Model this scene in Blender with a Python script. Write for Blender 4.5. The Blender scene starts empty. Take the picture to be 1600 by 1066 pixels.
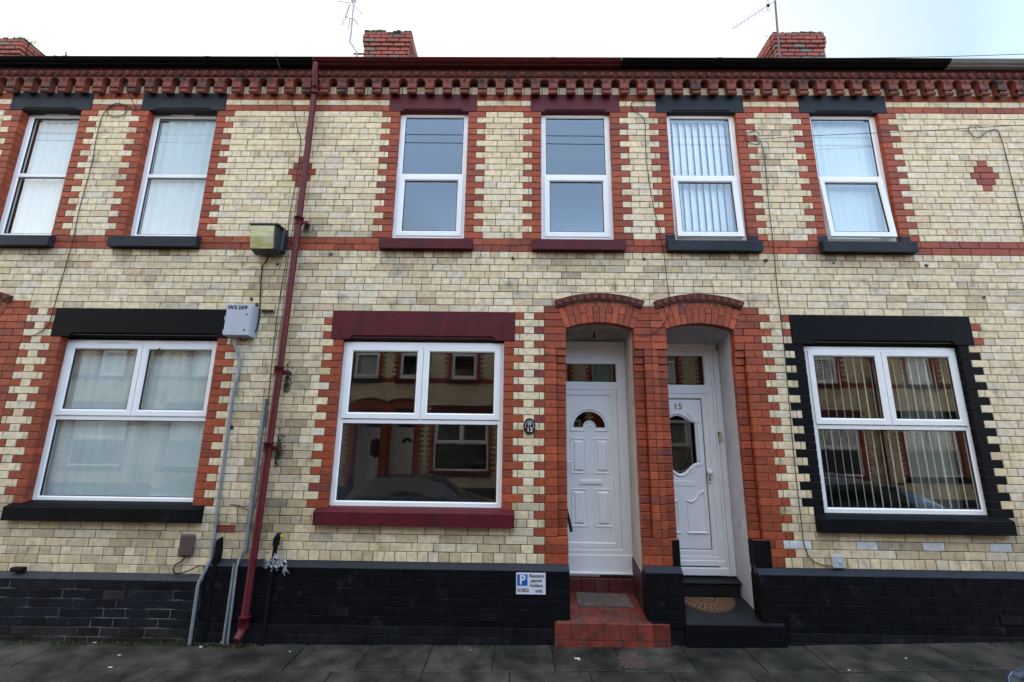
import bpy, math, random
from mathutils import Matrix, Vector, noise as mnoise
random.seed(7)
R = math.radians

# ------------------------------------------------------------------ camera
sc = bpy.context.scene
FPX, PITCH, YAW, ROLL = 717.0, 0.21699, -0.01261, 0.01293
CAMY, CAMZ = -5.0486, 1.9244
cd = bpy.data.cameras.new("camera")
cam = bpy.data.objects.new("camera", cd)
sc.collection.objects.link(cam)
cd.sensor_width = 36.0
cd.lens = FPX / 1600 * 36.0
cd.clip_start, cd.clip_end = 0.05, 3000


def cam_dir(X, Y, F=1.0):
    c, s = math.cos(ROLL), math.sin(ROLL)
    X, Y = c * X - s * Y, s * X + c * Y
    yy = Y * math.cos(PITCH) + F * math.sin(PITCH)
    ff = F * math.cos(PITCH) - Y * math.sin(PITCH)
    xx = X * math.cos(YAW) + ff * math.sin(YAW)
    ff = ff * math.cos(YAW) - X * math.sin(YAW)
    return Vector((xx, ff, yy))


cr, cu, cf = cam_dir(1, 0, 0), cam_dir(0, 1, 0), cam_dir(0, 0, 1)
M3 = Matrix((cr, cu, -cf)).transposed()
cam.matrix_world = Matrix.Translation((0, CAMY, CAMZ)) @ M3.to_4x4()
sc.camera = cam

# ------------------------------------------------------------------ render look
sc.view_settings.view_transform = 'Standard'
sc.view_settings.look = 'None'
sc.view_settings.exposure = 0.18
sc.view_settings.gamma = 1
sc.view_settings.use_curve_mapping = False
sc.render.engine = 'CYCLES'
sc.cycles.max_bounces = 8
sc.cycles.transparent_max_bounces = 16
sc.cycles.use_denoising = True

# ------------------------------------------------------------------ overcast sky and soft sun
SUN_EL, SUN_AZ = R(64), R(190)
w = bpy.data.worlds.new("World")
sc.world = w
w.use_nodes = True
nt = w.node_tree
nt.nodes.clear()
N = nt.nodes.new
out = N('ShaderNodeOutputWorld')
bg = N('ShaderNodeBackground')
bg2 = N('ShaderNodeBackground')
sky = N('ShaderNodeTexSky')
sky.sky_type = 'NISHITA'
sky.sun_disc = False
sky.sun_elevation = SUN_EL
sky.sun_rotation = SUN_AZ
sky.air_density = 1.0
sky.dust_density = 2.0
bg.inputs['Strength'].default_value = 0.05
nt.links.new(sky.outputs[0], bg.inputs[0])
tc = N('ShaderNodeTexCoord')
mp = N('ShaderNodeMapping')
mp.inputs['Scale'].default_value = (1.0, 1.0, 2.2)
nz = N('ShaderNodeTexNoise')
nz.inputs['Scale'].default_value = 1.6
nz.inputs['Detail'].default_value = 5
nz.inputs['Roughness'].default_value = 0.5
nt.links.new(tc.outputs['Generated'], mp.inputs[0])
nt.links.new(mp.outputs[0], nz.inputs['Vector'])
# thin spot of the cloud deck: bluer towards the east (+x) and the south (-y)
dt = N('ShaderNodeVectorMath')
dt.operation = 'DOT_PRODUCT'
dt.inputs[1].default_value = (0.72, -0.62, 0.10)
nt.links.new(tc.outputs['Generated'], dt.inputs[0])
ad = N('ShaderNodeMath')
ad.operation = 'MULTIPLY_ADD'
ad.inputs[1].default_value = 0.40
nt.links.new(nz.outputs['Fac'], ad.inputs[0])
nt.links.new(dt.outputs['Value'], ad.inputs[2])
rp = N('ShaderNodeValToRGB')
rp.color_ramp.elements[0].position = 0.0
rp.color_ramp.elements[0].color = (1.0, 0.93, 0.84, 1)
rp.color_ramp.elements[1].position = 0.64
rp.color_ramp.elements[1].color = (1.00, 1.50, 2.25, 1)
e = rp.color_ramp.elements.new(0.36)
e.color = (0.52, 0.66, 0.74, 1)
sx = N('ShaderNodeSeparateXYZ')
nt.links.new(tc.outputs['Generated'], sx.inputs[0])
hi = N('ShaderNodeMapRange')          # cloud deck is thick and bright low down, thinner overhead
hi.interpolation_type = 'SMOOTHSTEP'
hi.inputs['From Min'].default_value = 0.18
hi.inputs['From Max'].default_value = 0.52
nt.links.new(sx.outputs['Z'], hi.inputs['Value'])
mu = N('ShaderNodeMath')
mu.operation = 'MULTIPLY'
nt.links.new(ad.outputs[0], mu.inputs[0])
nt.links.new(hi.outputs[0], mu.inputs[1])
nt.links.new(mu.outputs[0], rp.inputs[0])
st_ = N('ShaderNodeMath')
st_.operation = 'MULTIPLY_ADD'
st_.inputs[1].default_value = -2.35
st_.inputs[2].default_value = 3.40
nt.links.new(hi.outputs[0], st_.inputs[0])
nt.links.new(st_.outputs[0], bg2.inputs['Strength'])
nt.links.new(rp.outputs[0], bg2.inputs[0])
asd = N('ShaderNodeAddShader')
nt.links.new(bg.outputs[0], asd.inputs[0])
nt.links.new(bg2.outputs[0], asd.inputs[1])
nt.links.new(asd.outputs[0], out.inputs[0])

sl = bpy.data.lights.new("sun", 'SUN')
sl.energy = 0.55
sl.angle = R(28)
sl.color = (1.0, 0.97, 0.92)
so = bpy.data.objects.new("sun", sl)
sc.collection.objects.link(so)
az, el = SUN_AZ, SUN_EL
sd = Vector((math.sin(az) * math.cos(el), math.cos(az) * math.cos(el), math.sin(el)))
so.rotation_euler = sd.to_track_quat('Z', 'Y').to_euler()
so.location = (0, -4, 12)

# ------------------------------------------------------------------ materials
MATS = {}


def mat(name, col=(.5, .5, .5), rough=.6, attr=False, noise=0.0, nscale=8.0, bump=0.0, bscale=60.0,
        metal=0.0, col2=None, mask=(.45, .7), mscale=2.0, spec=.5, coat=0.0, detail=6, stretch=None, emit=0, speck=None):
    if name in MATS:
        return MATS[name]
    m = bpy.data.materials.new(name)
    m.use_nodes = True
    t = m.node_tree
    b = t.nodes['Principled BSDF']
    b.inputs['Roughness'].default_value = rough
    b.inputs['Metallic'].default_value = metal
    b.inputs['Specular IOR Level'].default_value = spec
    b.inputs['Coat Weight'].default_value = coat
    b.inputs['Coat Roughness'].default_value = .1
    n = t.nodes.new
    co = n('ShaderNodeTexCoord')
    vec = co.outputs['Object']
    if stretch:
        mp_ = n('ShaderNodeMapping')
        mp_.inputs['Scale'].default_value = stretch
        t.links.new(vec, mp_.inputs[0])
        vec = mp_.outputs[0]
    if attr:
        a = n('ShaderNodeAttribute')
        a.attribute_name = 'Col'
        cur = a.outputs['Color']
    else:
        rgb = n('ShaderNodeRGB')
        rgb.outputs[0].default_value = (*col, 1)
        cur = rgb.outputs[0]
    if col2 is not None:
        z = n('ShaderNodeTexNoise')
        z.inputs['Scale'].default_value = mscale
        z.inputs['Detail'].default_value = 8
        z.inputs['Roughness'].default_value = .62
        t.links.new(vec, z.inputs['Vector'])
        mr = n('ShaderNodeMapRange')
        mr.inputs['From Min'].default_value = mask[0]
        mr.inputs['From Max'].default_value = mask[1]
        t.links.new(z.outputs['Fac'], mr.inputs['Value'])
        mx = n('ShaderNodeMix')
        mx.data_type = 'RGBA'
        t.links.new(mr.outputs[0], mx.inputs['Factor'])
        t.links.new(cur, mx.inputs['A'])
        mx.inputs['B'].default_value = (*col2, 1)
        cur = mx.outputs['Result']
    if noise:
        z = n('ShaderNodeTexNoise')
        z.inputs['Scale'].default_value = nscale
        z.inputs['Detail'].default_value = detail
        t.links.new(vec, z.inputs['Vector'])
        mr = n('ShaderNodeMapRange')
        mr.inputs['From Min'].default_value = .3
        mr.inputs['From Max'].default_value = .7
        mr.inputs['To Min'].default_value = 1 - noise
        mr.inputs['To Max'].default_value = 1 + noise
        t.links.new(z.outputs['Fac'], mr.inputs['Value'])
        vm = n('ShaderNodeVectorMath')
        vm.operation = 'SCALE'
        t.links.new(cur, vm.inputs[0])
        t.links.new(mr.outputs[0], vm.inputs['Scale'])
        cur = vm.outputs[0]
    if speck:                        # grit and pale spots in stone
        z = n('ShaderNodeTexNoise')
        z.inputs['Scale'].default_value = speck[0]
        z.inputs['Detail'].default_value = 3
        t.links.new(vec, z.inputs['Vector'])
        mr = n('ShaderNodeMapRange')
        mr.inputs['From Min'].default_value = .25
        mr.inputs['From Max'].default_value = .75
        mr.inputs['To Min'].default_value = 1 - speck[1]
        mr.inputs['To Max'].default_value = 1 + speck[1]
        t.links.new(z.outputs['Fac'], mr.inputs['Value'])
        vm = n('ShaderNodeVectorMath')
        vm.operation = 'SCALE'
        t.links.new(cur, vm.inputs[0])
        t.links.new(mr.outputs[0], vm.inputs['Scale'])
        v2 = n('ShaderNodeTexVoronoi')
        v2.inputs['Scale'].default_value = speck[2]
        t.links.new(vec, v2.inputs['Vector'])
        m2 = n('ShaderNodeMapRange')
        m2.inputs['From Min'].default_value = .10
        m2.inputs['From Max'].default_value = .06
        m2.inputs['To Min'].default_value = 0
        m2.inputs['To Max'].default_value = .6
        t.links.new(v2.outputs['Distance'], m2.inputs['Value'])
        mx = n('ShaderNodeMix')
        mx.data_type = 'RGBA'
        t.links.new(m2.outputs[0], mx.inputs['Factor'])
        t.links.new(vm.outputs[0], mx.inputs['A'])
        mx.inputs['B'].default_value = (.11, .11, .10, 1)
        cur = mx.outputs['Result']
    t.links.new(cur, b.inputs['Base Color'])
    if bump:
        z = n('ShaderNodeTexNoise')
        z.inputs['Scale'].default_value = bscale
        z.inputs['Detail'].default_value = 6
        t.links.new(co.outputs['Object'], z.inputs['Vector'])
        bp = n('ShaderNodeBump')
        bp.inputs['Strength'].default_value = bump
        bp.inputs['Distance'].default_value = .004
        t.links.new(z.outputs['Fac'], bp.inputs['Height'])
        t.links.new(bp.outputs[0], b.inputs['Normal'])
    if emit:
        b.inputs['Emission Strength'].default_value = emit
    MATS[name] = m
    return m


def glass_mat(name, tint=(.93, .96, .95), gain=2.4, rough=0.0, base=.04):
    if name in MATS:
        return MATS[name]
    m = bpy.data.materials.new(name)
    m.use_nodes = True
    t = m.node_tree
    t.nodes.clear()
    n = t.nodes.new
    o = n('ShaderNodeOutputMaterial')
    tr = n('ShaderNodeBsdfTransparent')
    tr.inputs[0].default_value = (*tint, 1)
    gl = n('ShaderNodeBsdfGlossy')
    gl.inputs['Roughness'].default_value = rough
    gl.inputs[0].default_value = (.95, .98, 1.0, 1)
    fr = n('ShaderNodeFresnel')
    ge = n('ShaderNodeNewGeometry')       # same reflectance from either side of the thin pane
    io = n('ShaderNodeMath')
    io.operation = 'MULTIPLY_ADD'
    io.inputs[1].default_value = 1 / 1.5 - 1.5
    io.inputs[2].default_value = 1.5
    t.links.new(ge.outputs['Backfacing'], io.inputs[0])
    t.links.new(io.outputs[0], fr.inputs[0])
    ma = n('ShaderNodeMath')
    ma.operation = 'MULTIPLY_ADD'
    ma.use_clamp = True
    ma.inputs[1].default_value = gain
    ma.inputs[2].default_value = base
    t.links.new(fr.outputs[0], ma.inputs[0])
    mx = n('ShaderNodeMixShader')
    t.links.new(ma.outputs[0], mx.inputs[0])
    t.links.new(tr.outputs[0], mx.inputs[1])
    t.links.new(gl.outputs[0], mx.inputs[2])
    # slightly wavy panes
    z = n('ShaderNodeTexNoise')
    z.inputs['Scale'].default_value = 2.2
    z.inputs['Detail'].default_value = 1
    co = n('ShaderNodeTexCoord')
    t.links.new(co.outputs['Object'], z.inputs['Vector'])
    bp = n('ShaderNodeBump')
    bp.inputs['Strength'].default_value = .02
    bp.inputs['Distance'].default_value = .008
    t.links.new(z.outputs['Fac'], bp.inputs['Height'])
    t.links.new(bp.outputs[0], gl.inputs['Normal'])
    t.links.new(mx.outputs[0], o.inputs[0])
    MATS[name] = m
    return m


BRICK = mat('glazed_brick', attr=True, rough=.55, noise=.19, nscale=17, bump=.35, bscale=90,
            col2=(.15, .125, .10), mask=(.55, .80), mscale=5.0, spec=.3)
REDB = mat('red_brick', attr=True, rough=.6, noise=.24, nscale=20, bump=.45, bscale=110,
           col2=(.075, .030, .022), mask=(.55, .82), mscale=3.0, spec=.35)
MORTAR = mat('mortar', (.060, .046, .036), .9, noise=.3, nscale=14, bump=.6, bscale=120)
TERRA = mat('terracotta', (.21, .052, .032), .7, noise=.35, nscale=18, bump=.5, bscale=70,
            col2=(.035, .028, .025), mask=(.48, .68), mscale=5)
CAPM = mat('mossy_cap', (.030, .042, .022), .95, noise=.5, nscale=25)
SOOTM = mat('sooty_mortar', (.03, .03, .028), .95, noise=.3)
TERRL = mat('terracotta_clean', (.26, .055, .035), .6, noise=.25, nscale=20)
TERRD = mat('terracotta_sooty', (.10, .03, .025), .75, noise=.35, nscale=20, bump=.4)
MAROON = mat('maroon_paint', (.088, .0085, .013), .5, noise=.2, nscale=9, bump=.5, bscale=45, spec=.22, col2=(.050, .012, .015), mask=(.5, .75), mscale=3.5, stretch=(1, 1, .35))
BLACKP = mat('black_paint', (.0036, .0037, .0045), .6, col2=(.016, .015, .015), mask=(.6, .8), mscale=5, noise=.3, nscale=6, bump=.3, bscale=80, spec=.10)
GREYP = mat('slate_grey_paint', (.024, .027, .034), .6, spec=.15, noise=.25, nscale=5, bump=.4, bscale=60)
UPVC = mat('white_upvc', (.82, .81, .79), .3, noise=.03, nscale=5, spec=.5)
DOORW = mat('white_door_plastic', (.74, .73, .72), .38, noise=.04, nscale=4, spec=.5)
GASKET = mat('rubber_gasket', (.01, .01, .01), .6)
GLASS = glass_mat('window_glass')
GLASSDK = glass_mat('tinted_glass', tint=(.25, .27, .27), gain=1.6, base=.02)
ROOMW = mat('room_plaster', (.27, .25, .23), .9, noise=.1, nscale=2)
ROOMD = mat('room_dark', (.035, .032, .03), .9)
NET = mat('net_curtain', (.56, .65, .68), .9, noise=.05, nscale=3)
CURT = mat('dull_side_curtain', (.20, .19, .17), .9, noise=.1, nscale=3)
NETW = mat('pale_green_net', (.66, .73, .71), .9, noise=.04, nscale=3)
PLMORT = mat('patchy_lime_joint', (.012, .012, .013), .9, col2=(.24, .22, .19), mask=(.50, .60), mscale=2.6)
NETG = mat('green_grey_blind', (.62, .68, .65), .9, noise=.05, nscale=3)
BLINDW = mat('blind_fabric', (.92, .94, .92), .8, noise=.04, nscale=3)
BLINDC = mat('blind_cream', (.92, .92, .82), .8, noise=.04, nscale=3)
PLASW = mat('white_painted_plaster', (.56, .56, .58), .75, noise=.1, nscale=5, bump=.5, bscale=30,
            col2=(.26, .25, .22), mask=(.62, .8), mscale=4)
PLASC = mat('cream_painted_plaster', (.52, .44, .38), .75, noise=.1, nscale=5, bump=.4, bscale=30,
            col2=(.22, .19, .15), mask=(.58, .78), mscale=3)
CEILP = mat('porch_ceiling_paint', (.30, .27, .22), .8, noise=.15, nscale=6, col2=(.16, .13, .10), mask=(.5, .75), mscale=5)
CEILG = mat('porch_ceiling_white', (.40, .40, .41), .8, noise=.12, nscale=6)
TILE = mat('red_quarry_tile', attr=True, rough=.5, noise=.3, nscale=16, bump=.3, bscale=60,
           col2=(.065, .040, .034), mask=(.44, .72), mscale=7, spec=.3)
PLINTH = mat('painted_plinth_brick', attr=True, rough=.6, noise=.35, nscale=9, bump=.5, bscale=70, spec=.09,
             col2=(.034, .032, .030), mask=(.60, .80), mscale=7, detail=10)
SPLAY = mat('painted_plinth_splay', attr=True, rough=.5, noise=.2, nscale=8, bump=.35, bscale=60, spec=.3)
SLATE = mat('roof_slate', (.06, .062, .07), .6, noise=.2, nscale=5, bump=.4)
PIPEM = mat('maroon_iron_pipe', (.10, .009, .013), .42, noise=.2, nscale=14, bump=.5, bscale=50, spec=.3,
            col2=(.05, .02, .02), mask=(.55, .75), mscale=9)
GALV = mat('galvanised_steel', (.26, .29, .31), .5, noise=.15, nscale=12, metal=.4, col2=(.16, .15, .14), mask=(.55, .8), mscale=8)
BLACKR = mat('black_rubber', (.005, .005, .005), .6, spec=.15)
GREYGUT = mat('grey_gutter_paint', (.30, .29, .31), .5, noise=.1, nscale=5)
FLAG = mat('paving_flag', attr=True, rough=.68, noise=.5, nscale=5, bump=.7, bscale=45, spec=.25,
           col2=(.010, .012, .008), mask=(.42, .66), mscale=1.7, detail=10, speck=(130, .55, 13))
JOINT = mat('joint_dirt', (.006, .007, .004), .95, noise=.5, nscale=20)
ASPH = mat('asphalt', (.05, .05, .052), .85, noise=.3, nscale=60, bump=.8, bscale=150)
KERB = mat('kerb_stone', (.16, .155, .145), .8, noise=.25, nscale=12, bump=.5)
MOSS = mat('moss', (.045, .065, .018), .95, noise=.5, nscale=40)
LEAF = mat('weed_leaf', (.05, .10, .025), .7, noise=.3, nscale=30)
DRY = mat('dry_leaf', (.16, .07, .03), .8, noise=.4, nscale=30)
PAPER = mat('paper_scrap', (.42, .42, .40), .8)
CARB = mat('blue_car_paint', (.012, .03, .10), .22, metal=.3, coat=1.0, spec=.5)
CARD = mat('dark_car_paint', (.015, .016, .018), .22, metal=.3, coat=1.0)
CARS = mat('silver_car_paint', (.30, .31, .33), .25, metal=.5, coat=1.0)
CHROME = mat('chrome', (.6, .6, .62), .12, metal=1.0)
LAMPG = glass_mat('lamp_lens', tint=(.75, .8, .8), gain=2.2, base=.05)
RUBBER = mat('tyre_rubber', (.02, .02, .02), .8)
AMBER = mat('amber_lens', (.6, .35, .05), .3)

# ------------------------------------------------------------------ mesh builder
COL = sc.collection


class MB:
    def __init__(s):
        s.v, s.f, s.c, s.m, s.sm = [], [], [], [], []
        s.mats = []

    def mi(s, m):
        if m not in s.mats:
            s.mats.append(m)
        return s.mats.index(m)

    def add(s, vs, fs, col=(1, 1, 1), m=None, smooth=False):
        o = len(s.v)
        s.v.extend(vs)
        k = s.mi(m) if m is not None else 0
        for f in fs:
            s.f.append(tuple(i + o for i in f))
            s.c.append(col)
            s.m.append(k)
            s.sm.append(smooth)

    def box(s, x0, x1, y0, y1, z0, z1, col=(1, 1, 1), m=None, b=0.0):
        if b <= 0:
            vs = [(x0, y0, z0), (x1, y0, z0), (x1, y1, z0), (x0, y1, z0), (x0, y0, z1), (x1, y0, z1), (x1, y1, z1), (x0, y1, z1)]
            s.add(vs, [(0, 3, 2, 1), (4, 5, 6, 7), (0, 1, 5, 4), (1, 2, 6, 5), (2, 3, 7, 6), (3, 0, 4, 7)], col, m)
            return
        # chamfered box
        X, Y, Z = (x0, x1), (y0, y1), (z0, z1)
        sg = ((1, -1))
        vs, idx = [], {}
        for i in (0, 1):
            for j in (0, 1):
                for k in (0, 1):
                    for ax in range(3):
                        p = [X[i] + b * sg[i], Y[j] + b * sg[j], Z[k] + b * sg[k]]
                        p[ax] = (X[i], Y[j], Z[k])[ax]
                        idx[(i, j, k, ax)] = len(vs)
                        vs.append(tuple(p))
        fs = []
        for i in (0, 1):
            q = [idx[(i, 0, 0, 0)], idx[(i, 1, 0, 0)], idx[(i, 1, 1, 0)], idx[(i, 0, 1, 0)]]
            fs.append(tuple(q if i else q[::-1]))
            q = [idx[(0, i, 0, 1)], idx[(1, i, 0, 1)], idx[(1, i, 1, 1)], idx[(0, i, 1, 1)]]
            fs.append(tuple(q[::-1] if i else q))
            q = [idx[(0, 0, i, 2)], idx[(1, 0, i, 2)], idx[(1, 1, i, 2)], idx[(0, 1, i, 2)]]
            fs.append(tuple(q if i else q[::-1]))
        for j in (0, 1):
            for k in (0, 1):
                fs.append((idx[(0, j, k, 1)], idx[(1, j, k, 1)], idx[(1, j, k, 2)], idx[(0, j, k, 2)]))
                fs.append((idx[(j, 0, k, 0)], idx[(j, 1, k, 0)], idx[(j, 1, k, 2)], idx[(j, 0, k, 2)]))
                fs.append((idx[(j, k, 0, 0)], idx[(j, k, 1, 0)], idx[(j, k, 1, 1)], idx[(j, k, 0, 1)]))
                for i in (0, 1):
                    pass
        for i in (0, 1):
            for j in (0, 1):
                for k in (0, 1):
                    fs.append((idx[(i, j, k, 0)], idx[(i, j, k, 1)], idx[(i, j, k, 2)]))
        s.add(vs, fs, col, m)

    def brick(s, x0, x1, z0, z1, yf, dep, col, m=None, c=.0035, j=.0012, g=.003):
        u = random.uniform
        x0 += g
        x1 -= g
        z0 += g
        z1 -= g
        yf += u(-j, j)
        a = [x0 + u(-j, j), x1 + u(-j, j), z0 + u(-j, j) * .7, z1 + u(-j, j) * .7]
        x0, x1, z0, z1 = a
        vs = []
        for (ins, y) in ((c, yf), (0, yf + c), (0, yf + dep)):
            vs += [(x0 + ins, y, z0 + ins), (x1 - ins, y, z0 + ins), (x1 - ins, y, z1 - ins), (x0 + ins, y, z1 - ins)]
        fs = [(0, 1, 2, 3)]
        for L in (0, 4):
            for q in range(4):
                r = (q + 1) % 4
                fs.append((L + q, L + 4 + q, L + 4 + r, L + r))
        s.add(vs, fs, col, m)

    def prism(s, prof, a0, a1, axis='x', col=(1, 1, 1), m=None, smooth=False, caps=True):
        # prof: closed 2D outline; axis x -> (y,z); y -> (x,z); z -> (x,y)
        def P(u, v, a):
            return {'x': (a, u, v), 'y': (u, a, v), 'z': (u, v, a)}[axis]
        n = len(prof)
        vs = [P(u, v, a0) for u, v in prof] + [P(u, v, a1) for u, v in prof]
        fs = [(i, (i + 1) % n, n + (i + 1) % n, n + i) for i in range(n)]
        s.add(vs, fs, col, m, smooth)
        if caps:
            s.add([P(u, v, a0) for u, v in prof], [tuple(range(n))[::-1]], col, m)
            s.add([P(u, v, a1) for u, v in prof], [tuple(range(n))], col, m)

    def tube(s, pts, r, seg=10, col=(1, 1, 1), m=None, caps=True, smooth=True):
        pts = [Vector(p) for p in pts]
        n = len(pts)
        rad = r if isinstance(r, (list, tuple)) else [r] * n
        vs, fs = [], []
        up = Vector((0, 0, 1))
        prev = None
        for i, p in enumerate(pts):
            d = (pts[min(i + 1, n - 1)] - pts[max(i - 1, 0)])
            if d.length < 1e-9:
                d = Vector((0, 0, 1))
            d.normalize()
            if prev is None:
                a = d.cross(up)
                if a.length < .1:
                    a = d.cross(Vector((0, 1, 0)))
            else:
                a = prev - d * prev.dot(d)
                if a.length < 1e-6:
                    a = d.cross(up)
            a.normalize()
            prev = a
            b = d.cross(a)
            for k in range(seg):
                t = 2 * math.pi * k / seg
                vs.append(tuple(p + a * (rad[i] * math.cos(t)) + b * (rad[i] * math.sin(t))))
        for i in range(n - 1):
            for k in range(seg):
                l = (k + 1) % seg
                fs.append((i * seg + k, i * seg + l, (i + 1) * seg + l, (i + 1) * seg + k))
        s.add(vs, fs, col, m, smooth)
        if caps:
            s.add(vs[:seg], [tuple(range(seg))[::-1]], col, m)
            s.add(vs[-seg:], [tuple(range(seg))], col, m)

    def ring(s, x0, x1, z0, z1, prof, col=(1, 1, 1), m=None):
        # mitred rectangular frame lofted over [(inset, y), ...]
        vs = []
        for ins, y in prof:
            vs += [(x0 + ins, y, z0 + ins), (x1 - ins, y, z0 + ins), (x1 - ins, y, z1 - ins), (x0 + ins, y, z1 - ins)]
        fs = []
        for L in range(len(prof) - 1):
            for q in range(4):
                r_ = (q + 1) % 4
                fs.append((4 * L + q, 4 * L + 4 + q, 4 * L + 4 + r_, 4 * L + r_))
        s.add(vs, fs, col, m)

    def sphere(s, c, r, seg=10, rings=6, col=(1, 1, 1), m=None, sc_=(1, 1, 1)):
        vs = [(c[0], c[1], c[2] + r * sc_[2])]
        for i in range(1, rings):
            t = math.pi * i / rings
            for k in range(seg):
                p = 2 * math.pi * k / seg
                vs.append((c[0] + r * sc_[0] * math.sin(t) * math.cos(p), c[1] + r * sc_[1] * math.sin(t) * math.sin(p), c[2] + r * sc_[2] * math.cos(t)))
        vs.append((c[0], c[1], c[2] - r * sc_[2]))
        fs = [(0, 1 + k, 1 + (k + 1) % seg) for k in range(seg)]
        for i in range(rings - 2):
            for k in range(seg):
                l = (k + 1) % seg
                fs.append((1 + i * seg + k, 1 + (i + 1) * seg + k, 1 + (i + 1) * seg + l, 1 + i * seg + l))
        b = 1 + (rings - 2) * seg
        fs += [(len(vs) - 1, b + (k + 1) % seg, b + k) for k in range(seg)]
        s.add(vs, fs, col, m, True)

    def build(s, name, m=None, parent=None, **tags):
        me = bpy.data.meshes.new(name)
        org = root_loc(parent) if parent else Vector((0, 0, 0))
        if 'origin' in tags:
            org = Vector(tags.pop('origin'))
        me.from_pydata([(a - org.x, b - org.y, c - org.z) for a, b, c in s.v], [], s.f)
        mats = s.mats if s.mats else []
        if m is not None and not mats:
            mats = [m]
        for x in mats:
            me.materials.append(x)
        if len(mats) > 1:
            me.polygons.foreach_set('material_index', s.m)
        me.polygons.foreach_set('use_smooth', s.sm)
        if any(x in (BRICK, REDB, TILE, PLINTH, SPLAY, FLAG) for x in mats):
            at = me.color_attributes.new('Col', 'FLOAT_COLOR', 'CORNER')
            buf = []
            for f, c in zip(s.f, s.c):
                buf.extend((c[0], c[1], c[2], 1.0) * len(f))
            at.data.foreach_set('color', buf)
        me.update()
        o = bpy.data.objects.new(name, me)
        COL.objects.link(o)
        if parent is not None:
            o.parent = parent
        else:
            o.location = org
        for k, v in tags.items():
            o[k] = v
        return o


ROOTS = {}


def root_loc(o):
    while o.parent is not None:
        o = o.parent
    return ROOTS.get(o.name, Vector((0, 0, 0)))


def empty(name, loc, label, cat, group=None):
    o = bpy.data.objects.new(name, None)
    COL.objects.link(o)
    o.location = loc
    ROOTS[o.name] = Vector(loc)
    o['label'] = label
    o['category'] = cat
    if group:
        o['group'] = group
    return o


def text_part(name, body, size, x, y, z, m, parent, align='CENTER', rotx=90, bold=.0, sx=1.0, depth=.001):
    cu_ = bpy.data.curves.new(name, 'FONT')
    cu_.body = body
    cu_.size = size
    cu_.align_x = align
    cu_.align_y = 'CENTER'
    cu_.extrude = depth
    cu_.offset = bold
    cu_.space_line = .95
    to = bpy.data.objects.new(name + '_tmp', cu_)
    COL.objects.link(to)
    dg = bpy.context.evaluated_depsgraph_get()
    me = bpy.data.meshes.new_from_object(to.evaluated_get(dg))
    bpy.data.objects.remove(to)
    bpy.data.curves.remove(cu_)
    org = root_loc(parent)
    me.transform(Matrix.Translation((x - org.x, y - org.y, z - org.z)) @ Matrix.Rotation(R(rotx), 4, 'X') @ Matrix.Diagonal((sx, 1, 1, 1)))
    me.materials.clear()
    me.materials.append(m)
    o = bpy.data.objects.new(name, me)
    COL.objects.link(o)
    o.parent = parent
    return o


# ------------------------------------------------------------------ ground levels
def gz(x):      # the street climbs gently to the right
    P = [(-14, -.16), (-8, -.075), (-5, -.045), (-2.7, -.04), (0, 0.0), (2.8, .04), (5, .11), (8, .17), (14, .30)]
    for (a, za), (b, zb) in zip(P, P[1:]):
        if x <= b:
            return za + (zb - za) * (x - a) / (b - a)
    return P[-1][1]


KERBY, FARK, FARW = -1.55, -8.85, -10.4
DROP = .26


def lev(x, y):
    if y >= KERBY:
        return gz(x) + .03 * y
    if y >= FARK:
        t = (KERBY - y) / (KERBY - FARK)
        a = gz(x) - .0465 - .11
        b = gz(x) - DROP - .11 + .04
        return a + (b - a) * t + .10 * math.sin(math.pi * t)
    return gz(x) - DROP + .03 * (-(y - FARW))* -1 + .0


def sheet(name, y0, y1, nx, ny, m, dz=0.0, xs=(-40, 40), **tags):
    mb = MB()
    vs = []
    for j in range(ny + 1):
        for i in range(nx + 1):
            x = xs[0] + (xs[1] - xs[0]) * i / nx
            y = y0 + (y1 - y0) * j / ny
            vs.append((x, y, lev(x, y) + dz))
    fs = [(j * (nx + 1) + i, j * (nx + 1) + i + 1, (j + 1) * (nx + 1) + i + 1, (j + 1) * (nx + 1) + i) for j in range(ny) for i in range(nx)]
    mb.add(vs, fs, m=m)
    return mb.build(name, m, **tags)


# big ground under everything
g = MB()
g.add([(-400, -400, -1.2), (400, -400, -1.2), (400, 400, -1.2), (-400, 400, -1.2)], [(0, 1, 2, 3)], m=ASPH)
g.build('ground', kind='structure')
sheet('road', FARK, KERBY, 160, 12, ASPH, kind='structure')
# pavement bed of dirt with flags laid on it (near side)
FR = random.Random(11)


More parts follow.
